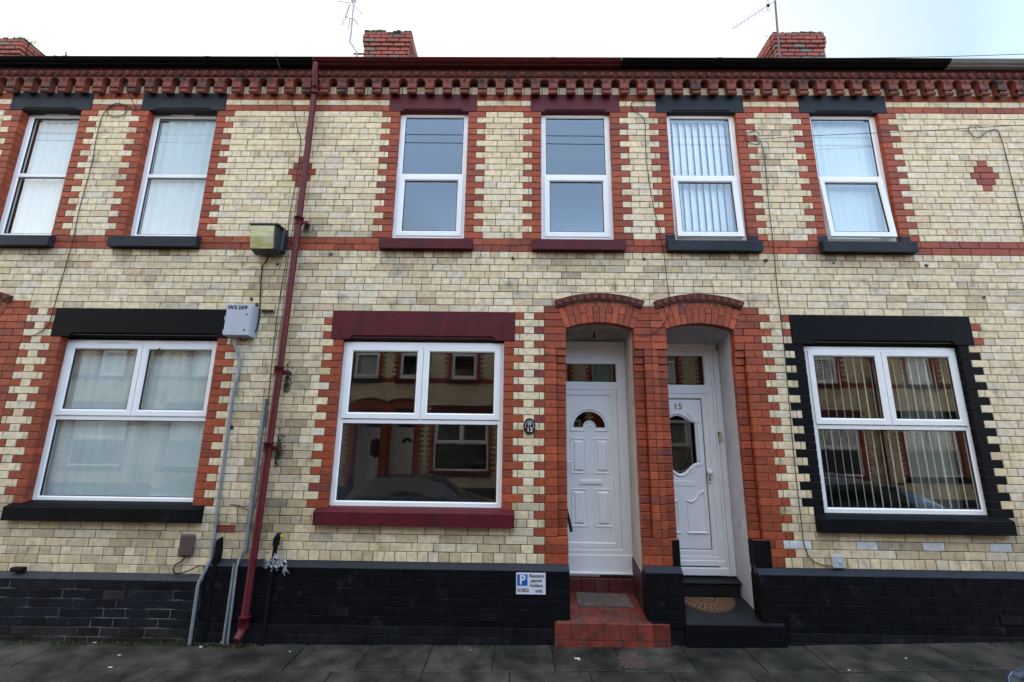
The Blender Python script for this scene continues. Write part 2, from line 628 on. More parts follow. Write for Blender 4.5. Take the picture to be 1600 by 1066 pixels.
def flags(name, y0, y1, rows, xr, near=True):
    mb = MB()
    bed = []
    nx = 120
    for j, y in enumerate((y0, y1)):
        for i in range(nx + 1):
            x = xr[0] + (xr[1] - xr[0]) * i / nx
            bed.append((x, y, lev(x, y) - .010))
    mb.add(bed, [(i, i + 1, nx + 2 + i, nx + 1 + i) for i in range(nx)], m=JOINT)
    for (ya, yb, off, wd) in rows:
        x = xr[0] + off
        while x < xr[1]:
            ww = wd * FR.choice((1, 1, 1, .92, 1.06))
            xa, xb = x + .004, x + ww - .004
            a, b = ya + .004, yb - .004
            t = FR.uniform(-.0035, .0035)
            t2 = FR.uniform(-.003, .003)
            base = FR.uniform(.034, .056)
            c = (base * 1.13, base, base * .78)
            if FR.random() < .12:
                c = (base * 1.1, base * .85, base * .75)
            vs = []
            ins = .006
            for (q, dz) in ((ins, 0), (0, -.006), (0, -.05)):
                for (px, py) in ((xa + q, a + q), (xb - q, a + q), (xb - q, b - q), (xa + q, b - q)):
                    px += 0
                    vs.append((px, py, lev(px, py) + dz + t + t2 * (px - xa)))
            fs = [(0, 1, 2, 3)] + [(L + k, L + 4 + k, L + 4 + (k + 1) % 4, L + (k + 1) % 4) for L in (0, 4) for k in range(4)]
            mb.add(vs, fs, c, m=FLAG)
            x += ww
    return mb.build(name, kind='structure')


flags('pavement', KERBY, .62, [(-.54, -.045, .17, .60), (-1.02, -.54, .42, .75), (KERBY + .13, -1.02, .05, .7)], (-16, 16))
flags('far_pavement', FARW - .3, FARK, [(FARK - .62, FARK - .13, .2, .6), (FARK - 1.1, FARK - .62, .4, .7), (FARW, FARK - 1.1, .1, .6)], (-16, 16))
for nm, ya, yb in (('kerb', KERBY - .0, KERBY + .125), ('far_kerb', FARK - .125, FARK)):
    mb = MB()
    x = -16.0
    while x < 16:
        za = lev(x + .45, ya + .01 if nm == 'kerb' else ya)
        yq = (ya + .06)
        zt = (gz(x + .45) - .043) if nm == 'kerb' else (gz(x + .45) - DROP - .04)
        mb.box(x + .003, x + .897, ya, yb, zt - .3, zt + .002, m=KERB, b=.012)
        x += .9
    mb.build(nm, KERB, kind='structure')

# ------------------------------------------------------------------ brick facade
B = .224
HC = .0825


def zl(i):
    return 6.0115 - HC * i


rb = random.Random(3)


def cream():
    r = rb.random()
    k = rb.uniform(.95, 1.04)
    if r < .62:
        c = (.71, .575, .365)
    elif r < .82:
        c = (.70, .585, .41)
    elif r < .88:
        c = (.65, .55, .40)
    elif r < .95:
        c = (.62, .47, .29)
    elif r < .965:
        c = (.58, .48, .35)
    else:
        c = (.64, .51, .29)
    return tuple(v * k for v in c)


def red():
    r = rb.random()
    k = rb.uniform(.8, 1.12)
    if r < .5:
        c = (.315, .060, .021)
    elif r < .8:
        c = (.270, .052, .020)
    elif r < .96:
        c = (.36, .074, .027)
    else:
        c = (.22, .047, .032)
    return tuple(v * k for v in c)


HR = {-1000, 3, 7, 11, 15, 19, 23, 27, 32, 36, 40, 44, 48, 52, 56, 59, 63}

# houses: key -> dict of measured openings in facade coordinates (m)
H = {
    '13': dict(xa=-2.6, xb=1.5, U=[(-1.52, -.655), (.27, 1.133)], G=(-1.972, -.155), D=(.545, 1.308), xc=.927, plz=.715,
               gtop=MAROON, trimU=MAROON, trimG=MAROON, gut=MAROON, door_right=True, lin=(-2.112, -.036), Ulin=[(-1.663, -.55), (.138, 1.255)]),
    '15': dict(xa=1.5, xb=5.6, U=[(1.848, 2.712), (3.634, 4.484)], G=(3.2, 4.905), D=(1.678, 2.43), xc=2.06, plz=.725,
               trimU=GREYP, trimG=BLACKP, gut=BLACKP, door_right=False, lin=(3.076, 5.08), Ulin=[(1.721, 2.815), (3.52, 4.6)]),
    '11': dict(xa=-6.9, xb=-2.6, U=[(-6.39, -5.618), (-4.74, -3.86)], G=(-5.21, -3.41), D=(-6.76, -6.0), xc=-6.38, plz=.57,
               trimU=GREYP, trimG=BLACKP, gut=BLACKP, door_right=False, lin=(-5.323, -3.2), Ulin=[(-6.55, -5.50), (-4.847, -3.768)]),
}
def shifted(h, dx, **kw):
    s = H[h]
    t = dict(s)
    t.update(xa=s['xa'] + dx, xb=s['xb'] + dx, U=[(a + dx, b + dx) for a, b in s['U']], G=(s['G'][0] + dx, s['G'][1] + dx),
             D=(s['D'][0] + dx, s['D'][1] + dx), xc=s['xc'] + dx, lin=(s['lin'][0] + dx, s['lin'][1] + dx),
             Ulin=[(a + dx, b + dx) for a, b in s['Ulin']])
    t.update(kw)
    return t
H['17'] = shifted('13', 8.2, trimU=GREYP, trimG=GREYP, gut=GREYGUT, plz=.74)
H['9'] = shifted('13', -8.4, trimU=GREYP, trimG=BLACKP, gut=BLACKP, plz=.57)
ORDER = ['9', '11', '13', '15', '17']
ZC_ARCH, R_IN = 2.145, 1.12        # segmental arch
ARCH_A = R(20.3)


def arch_in(xc, x):
    d = min(abs(x - xc), .39)
    return ZC_ARCH + math.sqrt(R_IN ** 2 - d * d)


def splits(i):
    """Coloured spans of course i across the whole facade: list of (x0, x1, type)."""
    base = 'R' if i in (-3, -1, 21, 22) else 'Y'
    sp = []
    for k in ORDER:
        h = H[k]
        d0, d1 = h['D']
        g0, g1 = h['G']
        dr = h['door_right']
        if 0 <= i <= 20:
            q = B if i % 2 == 0 else B / 2
            for a, b in h['U']:
                sp += [(a - q, a, 'R'), (b, b + q, 'R')]
        gq = 'K' if (k == '15' and i >= 36) else 'R'
        if 36 <= i <= 57:
            q = B if i % 2 else B / 2
            if dr:
                sp.append((g0 - q, g0, gq))
            else:
                sp.append((g1, g1 + q, gq))
        if i in (33, 35):
            if dr:
                sp.append((g0 - .235, g0, 'R'))
            else:
                sp.append((g1, g1 + (.29 if k == '15' else .235), 'R'))
        if i >= 31:
            if dr:
                xo = d0
                if i % 2:
                    sp.append((xo - .246, xo, 'R'))
                else:
                    sp.append((xo - .358, xo, 'R'))
                if 32 <= i <= 57:
                    q = B / 2 if i % 2 else B
                    sp.append((g1, g1 + q, gq))
                # pier beyond the door up to the party line
                sp.append((d1, h['xb'], 'R'))
            else:
                xo = d1
                w_ = .305 if i % 2 else .42
                if k == '11':
                    w_ = .34 if i % 2 else .45
                sp.append((xo, xo + w_, 'R'))
                if 32 <= i <= 57:
                    q = B / 2 if i % 2 else B
                    sp.append((g0 - q, g0, gq))
                sp.append((h['xa'], d0, 'R'))
            sp.append((d0, d1, 'R'))
    # diamonds on the party walls
    if 8 <= i <= 12:
        hw = {8: .5, 9: 1.0, 10: 1.5, 11: 1.0, 12: .5}[i] * B / 2
        for xd in (-2.68, 5.635, -10.9):
            sp.append((xd - hw, xd + hw, 'R'))
    sp.sort()
    res = []
    x = H['9']['xa'] - .01
    END = H['17']['xb'] + .01
    for a, b, t in sp:
        if a > x + .001:
            res.append((x, a, base))
        if b > x:
            res.append((max(a, x), b, t))
            x = b
    if x < END:
        res.append((x, END, base))
    return res


def holes(i):
    z1, z0 = zl(i), zl(i + 1)
    zm = (z0 + z1) / 2
    hs = []
    for k in ORDER:
        h = H[k]
        if 0 <= i <= 22:
            for a, b in h['U']:
                hs.append((a, b))
        if 0 > i >= -3:
            for a, b in h['Ulin']:
                hs.append((a, b))
        if 21 <= i <= 22:
            for (a, b) in h['U']:
                hs.append((a, b))
        if 32 <= i <= 35:
            hs.append(h['lin'])
        if 36 <= i <= 58:
            hs.append(h['G'])
        d0, d1 = h['D']
        xc = (d0 + d1) / 2
        if zm > 3.20:
            if zm < ZC_ARCH + 1.34:
                hw = min(math.sqrt(1.34 ** 2 - (zm - ZC_ARCH) ** 2), (zm - ZC_ARCH) * math.tan(ARCH_A) - .012)
                hs.append((xc - hw, xc + hw))
        else:
            hs.append((d0, d1))
    return sorted(hs)


JAMB_RECESS = {}   # rows/x with set-back arris at the doors
BR = []            # (x0,x1,z0,z1,yf,dep,col,type)


def soot_and_shade(x, z, t):
    """dirt that stays on the wall, plus shade painted in near the ground: sooty damp beside the downpipe, drips below sills, around old fixings"""
    k = 1.0
    d = x + 2.60 - .02 * (z - 3)
    if 0 < d < .40 and z < 5.0:
        k *= 1 - .62 * rb.random() * math.exp(-d / .16)
    if -.25 < d <= 0 and z < 4.3:
        k *= 1 - .35 * rb.random()
    for h in ORDER:
        for a, b in H[h]['U']:
            if a - .1 < x < b + .1 and 3.86 < z < 4.12:
                k *= 1 - (.48 if z > 4.03 else .22) * rb.random()
    for (px, pz, r_) in ((-3.0, 3.65, .45), (.75, 4.0, .2), (1.45, 3.95, .32), (2.9, 4.03, .3), (3.6, 4.0, .3), (4.35, 4.02, .3), (-2.2, 4.05, .2), (5.2, 3.6, .3)):
        dd = math.hypot(x - px, z - pz)
        if dd < r_:
            k *= 1 - .38 * (1 - dd / r_) * rb.random()
    if z < 1.3 and mnoise.noise(Vector((x * 1.3, z * 2.0, 21.0))) > -.25:   # splash dirt, and the dimmer light low down painted into the bricks
        k *= 1 - .38 * rb.random()
    for (pz, r_) in ((2.55, .22), (1.75, .25), (4.38, .16), (2.1, .2), (1.2, .2)):
        dd = math.hypot(x + 2.45, (z - pz) * .8)
        if dd < r_:
            k *= 1 - .6 * (1 - dd / r_) * rb.uniform(.5, 1)
    g_ = mnoise.noise(Vector((x * .9, z * 1.1, 3.7))) + .5 * mnoise.noise(Vector((x * 2.7, z * 3.1, 9.1)))
    if g_ > .18:
        k *= 1 - min(.27, (g_ - .18) * .9) * rb.random()
    if 3.35 < z < 4.12 and rb.random() < .16:
        k *= rb.uniform(.68, .92)
    if rb.random() < .02:
        k *= .8
    return k


for i in range(-5, 66):
    z1, z0 = zl(i), zl(i + 1)
    hs = holes(i)
    for (a, b, t) in splits(i):
        # cut holes
        segs = [(a, b)]
        for (ha, hb) in hs:
            n2 = []
            for (p, q) in segs:
                if hb <= p or ha >= q:
                    n2.append((p, q))
                else:
                    if ha > p:
                        n2.append((p, ha))
                    if hb < q:
                        n2.append((hb, q))
            segs = n2
        for (p, q) in segs:
            if q - p < .012:
                continue
            hd = i in HR and t == 'Y'
            step = B / 2 if hd else B
            ph = (0 if hd else (i % 2) * B / 2 + .056 * ((i * 7) % 3 - 1))
            if t != 'Y' or (q - p) < .36:
                # short spans: lay from one end, closers at both ends of the wide ones
                L = q - p
                if t == 'Y' and .32 < L < .36:
                    cuts = [p, p + .056, q - .056, q]
                elif L < B * 1.25:
                    cuts = [p, q]
                else:
                    n_ = max(1, round(L / B))
                    cuts = [p]
                    xx = p + (B if (i % 2) else B / 2)
                    while xx < q - .05:
                        cuts.append(xx)
                        xx += B
                    cuts.append(q)
            else:
                cuts = [p]
                k0 = math.ceil((p - ph) / step + 1e-6)
                x = ph + k0 * step
                while x < q - .001:
                    if x - cuts[-1] > .045 and q - x > .045:
                        cuts.append(x + rb.uniform(-.006, .006))
                    x += step
                cuts.append(q)
            for c0, c1 in zip(cuts, cuts[1:]):
                xm = (c0 + c1) / 2
                if i >= 64 and not (xm < -3.14):
                    continue
                zz0 = z0
                if i == 63 and xm > -3.14:
                    zz0 = .715
                col = red() if t == 'R' else (cream() if t == 'Y' else (.0045, .0045, .0055))
                s_ = soot_and_shade(xm, (z0 + z1) / 2, t)
                if t == 'Y':
                    col = tuple(v * s_ ** (1.0, 1.06, 1.2)[n] for n, v in enumerate(col))
                elif t == 'R':
                    col = tuple(v * (.5 + .5 * s_) for v in col)
                dep = .035
                edge = any(abs(c0 - hb) < .002 or abs(c1 - ha) < .002 for ha, hb in hs)
                if edge:
                    dep = .115
                yf = 0.0
                # arris recess of the door jambs
                for k in ORDER:
                    d0, d1 = H[k]['D']
                    if .97 < (z0 + z1) / 2 < 2.965:
                        pass
                if i == 61 and t == 'Y' and min(abs(xm - v) for v in (2.87, 3.52, 4.17, 4.82)) < .112:
                    col = (.58, .57, .56)        # bricks patched with white filler
                zz1 = z1
                if i == -4:
                    zz1 = 6.372
                if i == -5:
                    zz0 = 6.372
                    col = (.03, .018, .015)  # course painted near-black to stand for deep shade inside the cornice arches
                BR.append((c0, c1, zz0, zz1, yf, dep, col, t))

ROOT = {}
for k, lab in (('9', 'house at the far left end whose chimney stack carries green weeds'),
               ('11', 'left terraced house of cream brick with black sills and net blinds in all its windows'),
               ('13', 'middle terraced house of cream brick with maroon sills, maroon lintels and empty rooms'),
               ('15', 'right terraced house of cream brick with black painted quoins and vertical blinds'),
               ('17', 'strip of terraced house at the right edge under the light grey gutter')):
    h = H[k]
    ROOT[k] = empty('terraced_house', ((h['xa'] + h['xb']) / 2, 0, gz((h['xa'] + h['xb']) / 2)), lab, 'house', 'houses of the terrace')

bm_ = {k: MB() for k in ORDER}


def owner(x):
    for k in ORDER:
        if x < H[k]['xb']:
            return k
    return '17'


def recess_split(c0, c1, zc, emit):
    """Corner bricks beside a door are set back between z .97 and 2.965, with three corbelled courses on top."""
    for k in ORDER:
        d0, d1 = H[k]['D']
        for (e0, e1) in ((d0 - .108, d0), (d1, d1 + .108)):
            if abs(c1 - e1) < .01 or abs(c0 - e0) < .01 or (c0 < e1 - .01 and c1 > e0 + .01):
                if c1 > e0 + .01 and c0 < e1 - .01 and .97 < zc < 2.965:
                    n = int((2.965 - zc) / HC)
                    back = (.014, .030, .044)[n] if n < 3 else .050
                    if c0 < e0 - .02:
                        emit(c0, e0, None)
                    emit(max(c0, e0), min(c1, e1), back)
                    if c1 > e1 + .02:
                        emit(e1, c1, None)
                    return True
    return False


for (c0, c1, z0, z1, yf, dep, col, t) in BR:
    zc = (z0 + z1) / 2
    k = owner((c0 + c1) / 2)
    mb = bm_[k]
    mm = BRICK if t == 'Y' else (REDB if t == 'R' else PLINTH)

    def emit(a, b, back):
        if b - a < .012:
            return
        if back:
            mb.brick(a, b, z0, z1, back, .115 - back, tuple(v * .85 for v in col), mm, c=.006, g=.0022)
        else:
            mb.brick(a, b, z0, z1, 0, dep if back == 0 else .10, col, mm)
    if not recess_split(c0, c1, zc, emit):
        near = any(H[q]['D'][0] - .4 < (c0 + c1) / 2 < H[q]['D'][1] + .4 for q in ORDER) and z0 < 3.3
        emit(c0, c1, None if near else 0)
for k in ORDER:
    bm_[k].build('brickwork', parent=ROOT[k])

# mortar slab behind the bricks, cut round every opening (grid of rectangles)
for k in ORDER:
    h = H[k]
    mb = MB()
    d0, d1 = h['D']
    g0, g1 = h['G']
    xs = sorted({h['xa'], h['xb'], g0 - .008, g1 + .008, d0 - .118, d1 + .118} | {v for ab in h['U'] for v in (ab[0] - .008, ab[1] + .008)})
    zs = [h['plz'] - .06, zl(59) + .0, 3.045, 3.0451, 4.12, 6.01, 6.40]
    zs = [.5, 1.15, 3.06, 3.5, 4.2, 6.03, 6.50]
    for xa, xb in zip(xs, xs[1:]):
        xm = (xa + xb) / 2
        for za, zb in zip(zs, zs[1:]):
            zm = (za + zb) / 2
            if any(a - .007 < xm < b + .007 for a, b in h['U']) and 4.2 < zm < 6.03:
                continue
            if g0 - .007 < xm < g1 + .007 and 1.15 < zm < 3.06:
                continue
            if d0 - .117 < xm < d1 + .117 and zm < 3.5:
                continue
            mb.box(xa, xb, .008, .10, za, zb, m=MORTAR)
    # mortar behind the door piers (set-back strip) and above the arch
    for (a, b) in ((d0 - .11, d0 - .008), (d1 + .008, d1 + .11)):
        mb.box(a, b, .070, .110, .5, 3.205, m=MORTAR)
        mb.box(a, b, .008, .112, 2.97, 3.5, m=MORTAR)
        mb.box(a, b, .008, .112, .5, .965, m=MORTAR)
    mb.box(d0 - .003, d1 + .003, .008, .10, 3.43, 3.5, m=MORTAR)
    # body of the wall behind
    mb.build('mortar_joints', MORTAR, ROOT[k])


# ------------------------------------------------------------------ house parts
def stop_chamfer_lintel(mb, x0, x1, z0, z1, yf, m, ch=.045, stop=.13):
    a, b = x0 + stop, x1 - stop
    yb = .1
    full = [(yf, z0), (yf, z1), (yb, z1), (yb, z0)]
    mb.prism(full, x0, a, 'x', m=m)
    mb.prism(full, b, x1, 'x', m=m)
    cut = [(yf, z0 + ch), (yf, z1), (yb, z1), (yb, z0), (yf + ch, z0)]
    mb.prism(cut, a + ch, b - ch, 'x', m=m, caps=False)
    for (p, q) in ((a, a + ch), (b, b - ch)):
        vs = [(p, yf, z0), (p, yf, z1), (p, yb, z1), (p, yb, z0), (q, yf, z0 + ch), (q, yf, z1), (q, yb, z1), (q, yb, z0), (q, yf + ch, z0)]
        mb.add(vs, [(0, 1, 5, 4), (0, 4, 8), (0, 8, 7, 3), (1, 2, 6, 5)], m=m)


def sill(name, x0, x1, z0, z1, yp, m, parent, back=.09, rise=.035):
    mb = MB()
    prof = [(-yp, z0), (-yp, z1 - .006), (-yp + .006, z1), (0.0, z1 + rise * .6), (back, z1 + rise), (back, z0), (-yp + .02, z0 - .0)]
    mb.prism(prof, x0, x1, 'x', m=m)
    return mb.build(name, m, parent)


def pane(x0, x1, z0, z1, y, parent, m=None):
    mb = MB()
    mb.add([(x0, y, z0), (x1, y, z0), (x1, y, z1), (x0, y, z1)], [(0, 1, 2, 3)], m=m or GLASS)
    o = mb.build('pane', m or GLASS, parent)
    return o


def slats(x0, x1, z0, z1, y, pitch, wdt, ang, m, parent, name='vertical_blind', jitter=0.0, skip=None):
    mb = MB()
    x = x0 + pitch / 2
    rr = random.Random(int(abs(x0 * 1000)))
    while x < x1:
        a = ang + rr.uniform(-jitter, jitter)
        ca, sa = math.cos(a) * wdt / 2, math.sin(a) * wdt / 2
        bow = .006
        vs = []
        for z in (z0, z1):
            for u, bo in ((-1, 0), (0, bow), (1, 0)):
                vs.append((x + u * ca - bo * math.sin(a), y + u * sa + bo * math.cos(a), z))
        mb.add(vs, [(0, 1, 4, 3), (1, 2, 5, 4)], m=m)
        x += pitch
    mb.box(x0, x1, y - .02, y + .02, z1, z1 + .04, m=m)
    return mb.build(name, m, parent)


def net(x0, x1, z0, z1, y, m, parent, amp=.012, wl=.09, name='net_curtain', slope=0):
    mb = MB()
    n = int((x1 - x0) / .012)
    rr = random.Random(int(abs(x0 * 777)))
    phs = [rr.uniform(0, 6) for _ in range(4)]
    vs = []
    for zz in (z0, z1):
        for i in range(n + 1):
            x = x0 + (x1 - x0) * i / n
            yy = y + amp * math.sin(x / wl * 6.28 + phs[0]) + amp * .6 * math.sin(x / wl * 2.9 + phs[1])
            vs.append((x, yy, zz))
    mb.add(vs, [(i, i + 1, n + 2 + i, n + 1 + i) for i in range(n)], m=m, smooth=True)
    return mb.build(name, m, parent)


def ground_window(k, parent, x0, x1, yf=.06, vents=False):
    z0, z1 = 1.235, 3.02
    wf = MB()
    wf.ring(x0, x1, z0, z1, [(0, yf + .07), (0, yf), (.050, yf), (.062, yf + .012), (.062, yf + .05)], m=UPVC)
    xm = (x0 + x1) / 2
    # transom and mullion
    wf.box(x0 + .055, x1 - .055, yf + .001, yf + .05, 2.105, 2.155, m=UPVC, b=.006)
    wf.box(xm - .03, xm + .03, yf + .002, yf + .05, 2.15, z1 - .05, m=UPVC)
    wf.box(x0 + .01, x1 - .01, yf - .006, yf + .03, z0 - .02, z0 + .012, m=UPVC, b=.004)
    w = wf.build('window', UPVC, parent)
    for (a, b) in ((x0 + .045, xm - .004), (xm + .004, x1 - .045)):
        s = MB()
        s.ring(a, b, 2.16, z1 - .045, [(0, yf + .03), (0, yf - .012), (.052, yf - .012), (.066, yf + .002), (.066, yf + .03)], m=UPVC)
        s.ring(a + .066, b - .066, 2.226, z1 - .111, [(0, yf + .001), (.006, yf + .002), (.006, yf + .02)], m=GASKET)
        so_ = s.build('casement', None, w)
        pane(a + .07, b - .07, 2.23, z1 - .115, yf + .012, w)
    s = MB()
    s.ring(x0 + .062, x1 - .062, z0 + .062, 2.105, [(0, yf + .012), (.006, yf + .013), (.006, yf + .03)], m=GASKET)
    s.build('gasket', GASKET, w)
    pane(x0 + .066, x1 - .066, z0 + .066, 2.10, yf + .024, w)
    if vents:
        v = MB()
        v.box(x0 + .36, x0 + .72, yf - .012, yf + .01, z1 - .034, z1 - .012, m=UPVC, b=.005)
        v.build('trickle_vent', UPVC, w)
    return w


def upper_window(k, parent, x0, x1, yf=.06, casement=True, opened=0.0, vents=False):
    z0, z1 = 4.285, 6.035
    zt = 5.145
    wf = MB()
    wf.ring(x0, x1, z0, z1, [(0, yf + .07), (0, yf), (.052, yf), (.064, yf + .012), (.064, yf + .05)], m=UPVC)
    wf.box(x0 + .055, x1 - .055, yf + .001, yf + .05, zt - .03, zt + .025, m=UPVC, b=.006)
    wf.box(x0 + .005, x1 - .005, yf - .012, yf + .03, z0 - .02, z0 + .01, m=UPVC, b=.004)
    # head packer above the frame
    w = wf.build('window', UPVC, parent)
    pane(x0 + .068, x1 - .068, zt + .026, z1 - .068, yf + .02, w)
    s = MB()
    s.ring(x0 + .064, x1 - .064, zt + .025, z1 - .064, [(0, yf + .012), (.006, yf + .013), (.006, yf + .03)], m=GASKET)
    s.build('gasket', GASKET, w)
    if casement:
        s = MB()
        a, b = x0 + .045, x1 - .045
        s.ring(a, b, z0 + .05, zt - .012, [(0, yf + .03), (0, yf - .012), (.050, yf - .012), (.064, yf + .002), (.064, yf + .03)], m=UPVC)
        s.ring(a + .064, b - .064, z0 + .114, zt - .076, [(0, yf + .001), (.006, yf + .002), (.006, yf + .02)], m=GASKET)
        s.add([(a + .068, yf + .012, z0 + .118), (b - .068, yf + .012, z0 + .118), (b - .068, yf + .012, zt - .08), (a + .068, yf + .012, zt - .08)], [(0, 1, 2, 3)], m=GLASS)
        if opened:
            c_, s__ = math.cos(opened), math.sin(opened)
            s.v = [(x, yf + (y - yf) * c_ - (zt - z) * s__, zt - (zt - z) * c_ + (y - yf) * s__ * 0) for (x, y, z) in s.v]
        s.build('casement', None, w)
    else:
        s = MB()
        s.ring(x0 + .064, x1 - .064, z0 + .064, zt - .03, [(0, yf + .012), (.006, yf + .013), (.006, yf + .03)], m=GASKET)
        s.build('gasket', GASKET, w)
        pane(x0 + .068, x1 - .068, z0 + .068, zt - .034, yf + .02, w)
    if vents:
        v = MB()
        v.box(x0 + .22, x0 + .52, yf - .016, yf + .01, z1 - .034, z1 - .012, m=UPVC, b=.005)
        v.build('trickle_vent', UPVC, w)
    return w


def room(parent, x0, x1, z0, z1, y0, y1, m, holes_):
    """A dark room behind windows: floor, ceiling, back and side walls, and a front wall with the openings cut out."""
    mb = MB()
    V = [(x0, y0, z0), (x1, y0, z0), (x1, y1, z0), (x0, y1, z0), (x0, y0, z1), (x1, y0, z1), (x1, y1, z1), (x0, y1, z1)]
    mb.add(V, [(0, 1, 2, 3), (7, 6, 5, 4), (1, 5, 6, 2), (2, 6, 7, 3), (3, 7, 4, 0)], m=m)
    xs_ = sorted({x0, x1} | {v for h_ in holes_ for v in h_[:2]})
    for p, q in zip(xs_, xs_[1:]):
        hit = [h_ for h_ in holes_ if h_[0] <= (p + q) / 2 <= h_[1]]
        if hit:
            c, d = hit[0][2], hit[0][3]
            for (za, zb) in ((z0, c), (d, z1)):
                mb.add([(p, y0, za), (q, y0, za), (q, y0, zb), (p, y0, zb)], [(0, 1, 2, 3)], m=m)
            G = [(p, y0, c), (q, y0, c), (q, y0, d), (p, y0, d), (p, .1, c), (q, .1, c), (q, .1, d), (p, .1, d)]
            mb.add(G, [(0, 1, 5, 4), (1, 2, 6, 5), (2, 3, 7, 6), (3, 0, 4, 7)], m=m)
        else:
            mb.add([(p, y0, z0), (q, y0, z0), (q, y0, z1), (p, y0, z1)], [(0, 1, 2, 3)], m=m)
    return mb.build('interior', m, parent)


def arch(k, parent):
    h = H[k]
    d0, d1 = h['D']
    xc = (d0 + d1) / 2
    mb = MB()
    n = 12
    for q in range(n):
        a0 = -ARCH_A + 2 * ARCH_A * q / n
        a1 = -ARCH_A + 2 * ARCH_A * (q + 1) / n
        g_ = .0028
        rr = [(R_IN, R_IN + .245)]
        if q % 2:
            rr = [(R_IN, R_IN + .12), (R_IN + .12, R_IN + .245)]
        if q % 4 == 2:
            rr = [(R_IN, R_IN + .245)]
        for (r0, r1) in rr:
            c = red()
            r0g, r1g = r0 + (g_ if r0 > R_IN else 0), r1 - g_
            yf = -.004 + rb.uniform(-.001, .001)
            P = []
            for (r_, a_, s_) in ((r0g, a0, 1), (r1g, a0, 1), (r1g, a1, -1), (r0g, a1, -1)):
                aa = a_ + s_ * g_ / r_
                P.append((xc + r_ * math.sin(aa), ZC_ARCH + r_ * math.cos(aa)))
            cx = sum(p[0] for p in P) / 4
            cz = sum(p[1] for p in P) / 4
            ins = [((p[0] - cx) * .965 + cx, (p[1] - cz) * .975 + cz) for p in P]
            vs = [(u, yf, v) for u, v in ins] + [(u, yf + .004, v) for u, v in P] + [(u, .112, v) for u, v in P]
            fs = [(0, 1, 2, 3)] + [(L + i, L + 4 + i, L + 4 + (i + 1) % 4, L + (i + 1) % 4) for L in (0, 4) for i in range(4)]
            mb.add(vs, fs, c, REDB)
    # joints
    pts = []
    for q in range(25):
        a_ = -ARCH_A + 2 * ARCH_A * q / 24
        pts.append((xc + (R_IN + .002) * math.sin(a_), ZC_ARCH + (R_IN + .002) * math.cos(a_)))
    for q in range(24, -1, -1):
        a_ = -ARCH_A + 2 * ARCH_A * q / 24
        pts.append((xc + (R_IN + .243) * math.sin(a_), ZC_ARCH + (R_IN + .243) * math.cos(a_)))
    mb.prism(pts, .004, .108, 'y', m=MORTAR)
    mb.build('door_arch', None, parent)
    # hood mould of stamped terracotta blocks
    hm = MB()
    n = 12
    A = R(20.6)
    for q in range(n):
        a0 = -A + 2 * A * q / n + .0012
        a1 = -A + 2 * A * (q + 1) / n - .0012
        r0, r1 = R_IN + .252, R_IN + .332

        def PP(r_, a_, y):
            return (xc + r_ * math.sin(a_), y, ZC_ARCH + r_ * math.cos(a_))
        vs = [PP(r0, a0, -.03), PP(r0, a1, -.03), PP(r1, a1, -.052), PP(r1, a0, -.052), PP(r0, a0, .01), PP(r0, a1, .01), PP(r1 + .006, a1, .01), PP(r1 + .006, a0, .01)]
        hm.add(vs, [(0, 1, 2, 3), (0, 4, 5, 1), (1, 5, 6, 2), (2, 6, 7, 3), (3, 7, 4, 0)], m=TERRD)
        am = (a0 + a1) / 2
        c_ = PP((r0 + r1) / 2, am, -.041)
        for t in range(6):
            th = t * math.pi / 3
            p = (c_[0] + .018 * math.cos(th), c_[1] - .003, c_[2] + .018 * math.sin(th))
            hm.sphere(p, .0095, 6, 4, m=TERRL)
        hm.sphere((c_[0], c_[1] - .005, c_[2]), .009, 6, 4, m=TERRL)
        # dark undercut drip
    hm.build('hood_mould', None, parent)


def porch(k, parent):
    h = H[k]
    d0, d1 = h['D']
    xc = (d0 + d1) / 2
    k13 = h['door_right']
    if k13:
        xl, xr = d0 - .13, d1 + .012
    else:
        xl, xr = d0 - .20, d1 + .035
    yb = .62
    wallm = PLASC if k13 else PLASW
    ceilm = CEILP if k13 else CEILG
    mb = MB()
    zb = .15
    zc = 3.16 if k13 else 3.10
    # side walls with a small return behind the brick jamb
    for (xw, xj, sgn) in ((xl, d0 - .003, 1), (xr, d1 + .003, -1)):
        mb.add([(xw, .112, zb), (xw, yb, zb), (xw, yb, zc + .1), (xw, .112, 3.35)], [(0, 1, 2, 3) if sgn > 0 else (3, 2, 1, 0)], m=wallm)
        mb.add([(xw, .1125, zb), (xj + sgn * .0, .1125, zb), (xj, .1125, 3.35), (xw, .1125, 3.35)], [(0, 1, 2, 3)], m=wallm)
    # ceiling swept from the arch down to the door head
    n = 16
    vs = []
    for i in range(n + 1):
        x = xl + (xr - xl) * i / n
        xx = min(max(x, d0 + .0), d1)
        vs.append((x, .112, arch_in(xc, xx) + .004))
    for i in range(n + 1):
        x = xl + (xr - xl) * i / n
        vs.append((x, yb, zc))
    mb.add(vs, [(i, i + 1, n + 2 + i, n + 1 + i) for i in range(n)], m=ceilm, smooth=True)
    mb.build('porch_lining', None, parent)


